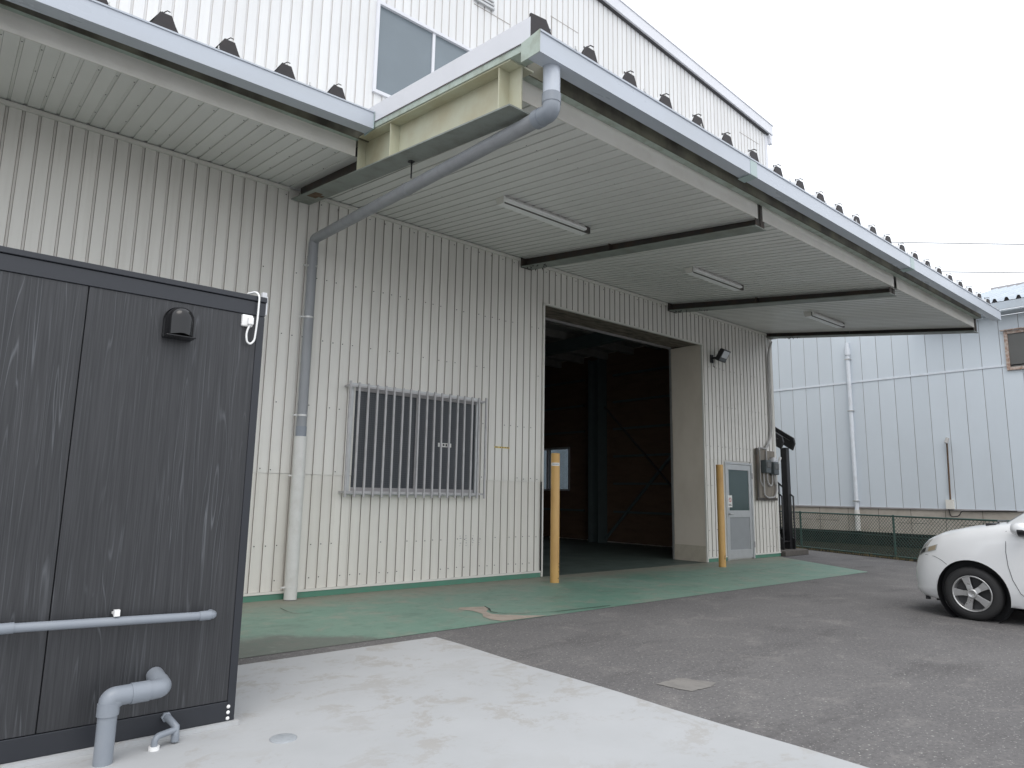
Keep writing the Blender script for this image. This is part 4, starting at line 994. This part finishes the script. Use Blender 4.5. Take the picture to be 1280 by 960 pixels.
from mathutils.bvhtree import BVHTree
from mathutils.interpolate import poly_3d_calc
lb = loft(body_pt, len(LV), 2)
bot = [body_pt(0, th, -1) for th in TH]+[body_pt(0, th, 1) for th in TH[::-1]][1:-1]
lb.add(bot, [tuple(range(len(bot)))], 0)
body = lb.obj('body', ['car', 'arch'], CAR)
bmx = bmesh.new(); bmx.from_mesh(body.data); bmesh.ops.remove_doubles(bmx, verts=bmx.verts, dist=.0004); bmesh.ops.recalc_face_normals(bmx, faces=bmx.faces); bmx.to_mesh(body.data); bmx.free()
ov = [v.co.copy() for v in body.data.vertices]; on = [v.normal.copy() for v in body.data.vertices]; op = [tuple(q.vertices) for q in body.data.polygons]
bvh = BVHTree.FromPolygons(ov, op)
WU, WR = (.745, 3.445), .302
cut = B()
for u in WU:
    for sd_ in (-1, 1):
        cut.lathe([(.0001, 0), (.375, 0), (.375, .6), (.0001, .6)], 48, Matrix.Translation((CC[0]+sd_*.60, CC[1]-u, .305)) @ Matrix.Rotation(R(90*sd_), 4, 'Y'), smooth=False)
co = cut.obj('arch_cutter', ['arch']); bx = bmesh.new(); bx.from_mesh(co.data); bmesh.ops.remove_doubles(bx, verts=bx.verts, dist=.0005); bmesh.ops.recalc_face_normals(bx, faces=bx.faces); bx.to_mesh(co.data); bx.free()
for pg in co.data.polygons: pg.material_index = 0
bo = body.modifiers.new('arches', 'BOOLEAN'); bo.operation = 'DIFFERENCE'; bo.object = co; bo.solver = 'EXACT'
try: bo.material_mode = 'TRANSFER'
except Exception: pass
bpy.context.view_layer.update()
dg = bpy.context.evaluated_depsgraph_get(); me2 = bpy.data.meshes.new_from_object(body.evaluated_get(dg)); body.modifiers.clear(); body.data = me2
bpy.data.objects.remove(co)
nrm = []
for pg in me2.polygons:
    inner = pg.material_index == 1
    for li in pg.loop_indices:
        c_ = me2.vertices[me2.loops[li].vertex_index].co; hit_ = bvh.find_nearest(c_)
        f_ = op[hit_[2]]
        if inner or len(f_) > 8 or hit_[3] > .002 or hit_[1].dot(pg.normal) < .3: nrm.append(pg.normal.copy()); continue
        w_ = poly_3d_calc([ov[i] for i in f_], hit_[0]); nn = Vector((0, 0, 0))
        for i, q in zip(f_, w_): nn += on[i]*q
        nrm.append(nn.normalized())
me2.normals_split_custom_set(nrm)
def patch(fn, l0, l1, t0, t1, side, name, mat, par, off=.004, nl=6, nt=12):
    b = B(); G_ = []
    for i in range(nl+1):
        row = []
        for k in range(nt+1):
            l, th = l0+(l1-l0)*i/nl, t0+(t1-t0)*k/nt
            q = fn(l, th, side); e1 = fn(min(l+.02, l1+.02), th, side)-fn(l-.02, th, side); e2 = fn(l, th+.004, side)-fn(l, th-.004, side)
            nn = e1.cross(e2)
            if nn.length < 1e-9: nn = Vector((side, 0, 0))
            nn.normalize(); ctr = Vector((CC[0], CC[1]-2.0, .6))
            if nn.dot(q-ctr) < 0: nn = -nn
            row.append(q+nn*off)
        G_.append(row)
    n = nt+1
    b.add([q for r_ in G_ for q in r_], [(i*n+k, i*n+k+1, (i+1)*n+k+1, (i+1)*n+k) for i in range(nl) for k in range(nt)], 0, True)
    return b.obj(name, [mat], par)
def th_u(lv, u):        # contour angle where the level reaches distance u from the nose
    a, b_ = .0005, 1.57
    for _ in range(40):
        m_ = (a+b_)/2
        if CC[1]-body_pt(lv, m_).y < u: a = m_
        else: b_ = m_
    return (a+b_)/2
for sd_ in (-1, 1):
    hl = patch(body_pt, 7.25, 8.75, th_u(8, .165), th_u(8, .29), sd_, 'headlight', 'lens', CAR, .003)
    patch(body_pt, 6.45, 7.15, th_u(7, .13), th_u(7, .40), sd_, 'indicator', 'lens', hl, .004); patch(body_pt, 6.55, 7.05, th_u(7, .17), th_u(7, .25), sd_, 'bulb', 'rim_dark', hl, .0055); patch(body_pt, 6.55, 7.05, th_u(7, .29), th_u(7, .385), sd_, 'indicator_lens', 'lens_amber', hl, .0055)
    patch(body_pt, 7.5, 8.4, th_u(8, .19), th_u(8, .25), sd_, 'reflector', 'rim', hl, .005)
def surf_line(pts, side=-1, r_=.003, off=.0012):
    out = []
    for (u, z) in pts:
        # find level whose surface at u has height z
        best = None
        for i in range(0, 181):
            lv = 9.2*i/180; q = body_pt(lv, th_u(lv, u), side); d_ = abs(q.z-z)
            if best is None or d_ < best[0]: best = (d_, q)
        out.append(best[1]+Vector((side*off, 0, 0)))
    return out
def seam(pts, name='panel_gap', r_=.0032):
    for sd_ in (-1, 1): B().tube(surf_line(pts, sd_), r_, 6).obj(name, ['seam'], CAR)
seam([(1.13, 1.03), (1.125, .9), (1.12, .8), (1.13, .65), (1.16, .5), (1.22, .36), (1.30, .28), (1.45, .262), (1.8, .262), (2.1, .262)])
seam([(.16, .69), (.25, .70), (.36, .69), (.44, .655), (.50, .61)], r_=.0025)
seam([(2.12, 1.05), (2.12, .7), (2.12, .28)])
for sd_ in (-1, 1):
    for u in WU:
        arc = []
        for i in range(-6, 43):
            a = math.pi*i/36; uu = u-.378*math.cos(a); zz = .305+.378*math.sin(a)
            if zz < .23: continue
            arc.append((uu, zz))
        b = B(); b.lathe([(.374, 0), (.374, .16)], 40, Matrix.Translation((CC[0]+sd_*.61, CC[1]-u, .305)) @ Matrix.Rotation(R(90*sd_), 4, 'Y')); b.add([Matrix.Translation((CC[0]+sd_*.605, CC[1]-u, .305)) @ Vector((0, .374*math.cos(q*.157), .374*math.sin(q*.157))) for q in range(40)], [tuple(range(40))]); b.obj('wheel_well', ['arch'], CAR)
# greenhouse
GV = [(1.03, .775, .93, 4.02), (1.09, .765, 1.00, 4.01), (1.30, .735, 1.30, 3.98), (1.50, .69, 1.62, 3.92), (1.60, .64, 1.84, 3.86), (1.645, .56, 2.0, 3.78), (1.665, .40, 2.1, 3.7), (1.675, .2, 2.2, 3.6), (1.677, 0, 2.3, 3.5)]
def cab_pt(lv, th, side=-1):
    i = min(int(lv), len(GV)-2); t = lv-i; A = [GV[i][q]*(1-t)+GV[i+1][q]*t for q in range(4)]
    mid = (A[2]+A[3])/2; half = (A[3]-A[2])/2; c, s = math.cos(th), abs(math.sin(th)); e = 2/5.
    return Vector((CC[0]+side*A[1]*s**e, CC[1]-(mid-half*math.copysign(abs(c)**e, c)), A[0]))
cabo = loft(cab_pt, len(GV), 2).obj('cabin_shell', ['car'], CAR)
def th_c(lv, u):
    a, b_ = .0005, 3.14
    for _ in range(40):
        m_ = (a+b_)/2
        if CC[1]-cab_pt(lv, m_).y < u: a = m_
        else: b_ = m_
    return (a+b_)/2
for sd_ in (-1, 1):
    patch(cab_pt, 1.1, 4.2, .0005, .36, sd_, 'windscreen', 'glass_car', cabo, .004)
    patch(cab_pt, 1.25, 3.7, th_c(2.2, 1.62), th_c(2.2, 2.08), sd_, 'side_window', 'glass_car', cabo, .004)
    patch(cab_pt, 1.25, 3.7, th_c(2.2, 2.16), th_c(2.2, 3.05), sd_, 'side_window', 'glass_car', cabo, .004)
    patch(cab_pt, 1.25, 3.7, th_c(2.2, 3.13), th_c(2.2, 3.75), sd_, 'side_window', 'glass_car', cabo, .004)
    b = B(); mxx = CC[0]+sd_*.90; my = CC[1]-1.30
    b.lathe([(.001, -.10), (.06, -.085), (.085, -.03), (.085, .05), (.075, .07)], 18, Matrix.Translation((mxx, my, 1.06)) @ Matrix.Rotation(R(90), 4, 'X') @ Matrix.Diagonal((1.15, .85, 1, 1)))
    mo = b.obj('door_mirror', ['car'], CAR); b = B(); b.box(min(mxx-sd_*.17, mxx), max(mxx-sd_*.17, mxx), my-.05, my+.04, .985, 1.02); b.obj('mirror_foot', ['black'], mo, .008)
    b = B(); b.lathe([(.001, .060), (.082, .056), (.0865, .03), (.0865, -.02)], 18, Matrix.Translation((mxx, my, 1.045)) @ Matrix.Rotation(R(90), 4, 'X') @ Matrix.Diagonal((1.16, .75, 1, 1))); b.obj('mirror_base', ['black'], mo)
cw = B()
for (va, vb, u0_, u1_) in ((-.60, -.05, .955, .985), (.0, .55, .955, .985)):
    cw.tube([(CC[0]+va, CC[1]-u0_-.06, 1.12), (CC[0]+(va+vb)/2, CC[1]-.94, 1.128), (CC[0]+vb, CC[1]-.95, 1.13)], .011, 6)
cw.box(CC[0]-.66, CC[0]+.66, CC[1]-1.0, CC[1]-.90, 1.07, 1.106); cw.obj('wiper_cowl', ['black'], CAR)
b = B(); b.box(CC[0]-.60, CC[0]+.60, CC[1]-3.9, CC[1]-.30, .16, .24); b.obj('underbody', ['arch'], CAR)
b = B(); b.box(CC[0]-.60, CC[0]-.55, CC[1]-.22, CC[1]-.18, .16, .20); b.obj('tow_eye', ['arch'], CAR)
def wheel(x, y, sd_):
    Mw = Matrix.Translation((x, y, WR)) @ Matrix.Rotation(R(90*sd_), 4, 'Y')        # local z points outward
    b = B(); b.lathe([(.20, -.16), (.255, -.175), (.285, -.165), (.298, -.14), (.302, -.09), (.298, -.045), (.286, -.015), (.26, -.002), (.225, .002), (.203, -.004), (.200, -.02)], 48, Mw); T = b.obj('wheel', ['tyre'], CAR)
    b = B(); b.lathe([(.2035, -.003), (.201, .004), (.190, .002), (.184, -.012), (.178, -.06), (.17, -.13)], 48, Mw); b.obj('rim', ['rim'], T)
    b = B(); b.lathe([(.178, -.062), (.10, -.075), (.001, -.075)], 36, Mw); b.obj('rim_recess', ['rim_dark'], T)
    for k in range(5):
        a = 2*math.pi*k/5+R(18); Ms = Mw @ Matrix.Rotation(a, 4, 'Z'); b = B()
        P_ = [(.045, .030), (.10, .030), (.186, .046)]
        top_ = [(r_, h_, (.002 if r_ < .1 else -.004)) for r_, h_ in P_]
        vs2 = []
        for r_, h_, d_ in top_: vs2 += [(r_, -h_, d_), (r_, h_, d_), (r_, h_*.92, d_-.035), (r_, -h_*.92, d_-.035)]
        fs2 = []
        for i in range(2):
            o_ = i*4; fs2 += [(o_, o_+1, o_+5, o_+4), (o_+1, o_+2, o_+6, o_+5), (o_+2, o_+3, o_+7, o_+6), (o_+3, o_, o_+4, o_+7)]
        b.add([Ms @ Vector(q) for q in vs2], fs2); b.obj('spoke', ['rim'], T, .004)
    b = B(); b.lathe([(.055, -.03), (.055, .002), (.036, .010), (.034, .008), (.001, .010)], 24, Mw); b.obj('hub_cap', ['rim'], T)
for u in WU:
    for sd_ in (-1, 1): wheel(CC[0]+sd_*.812, CC[1]-u, sd_)
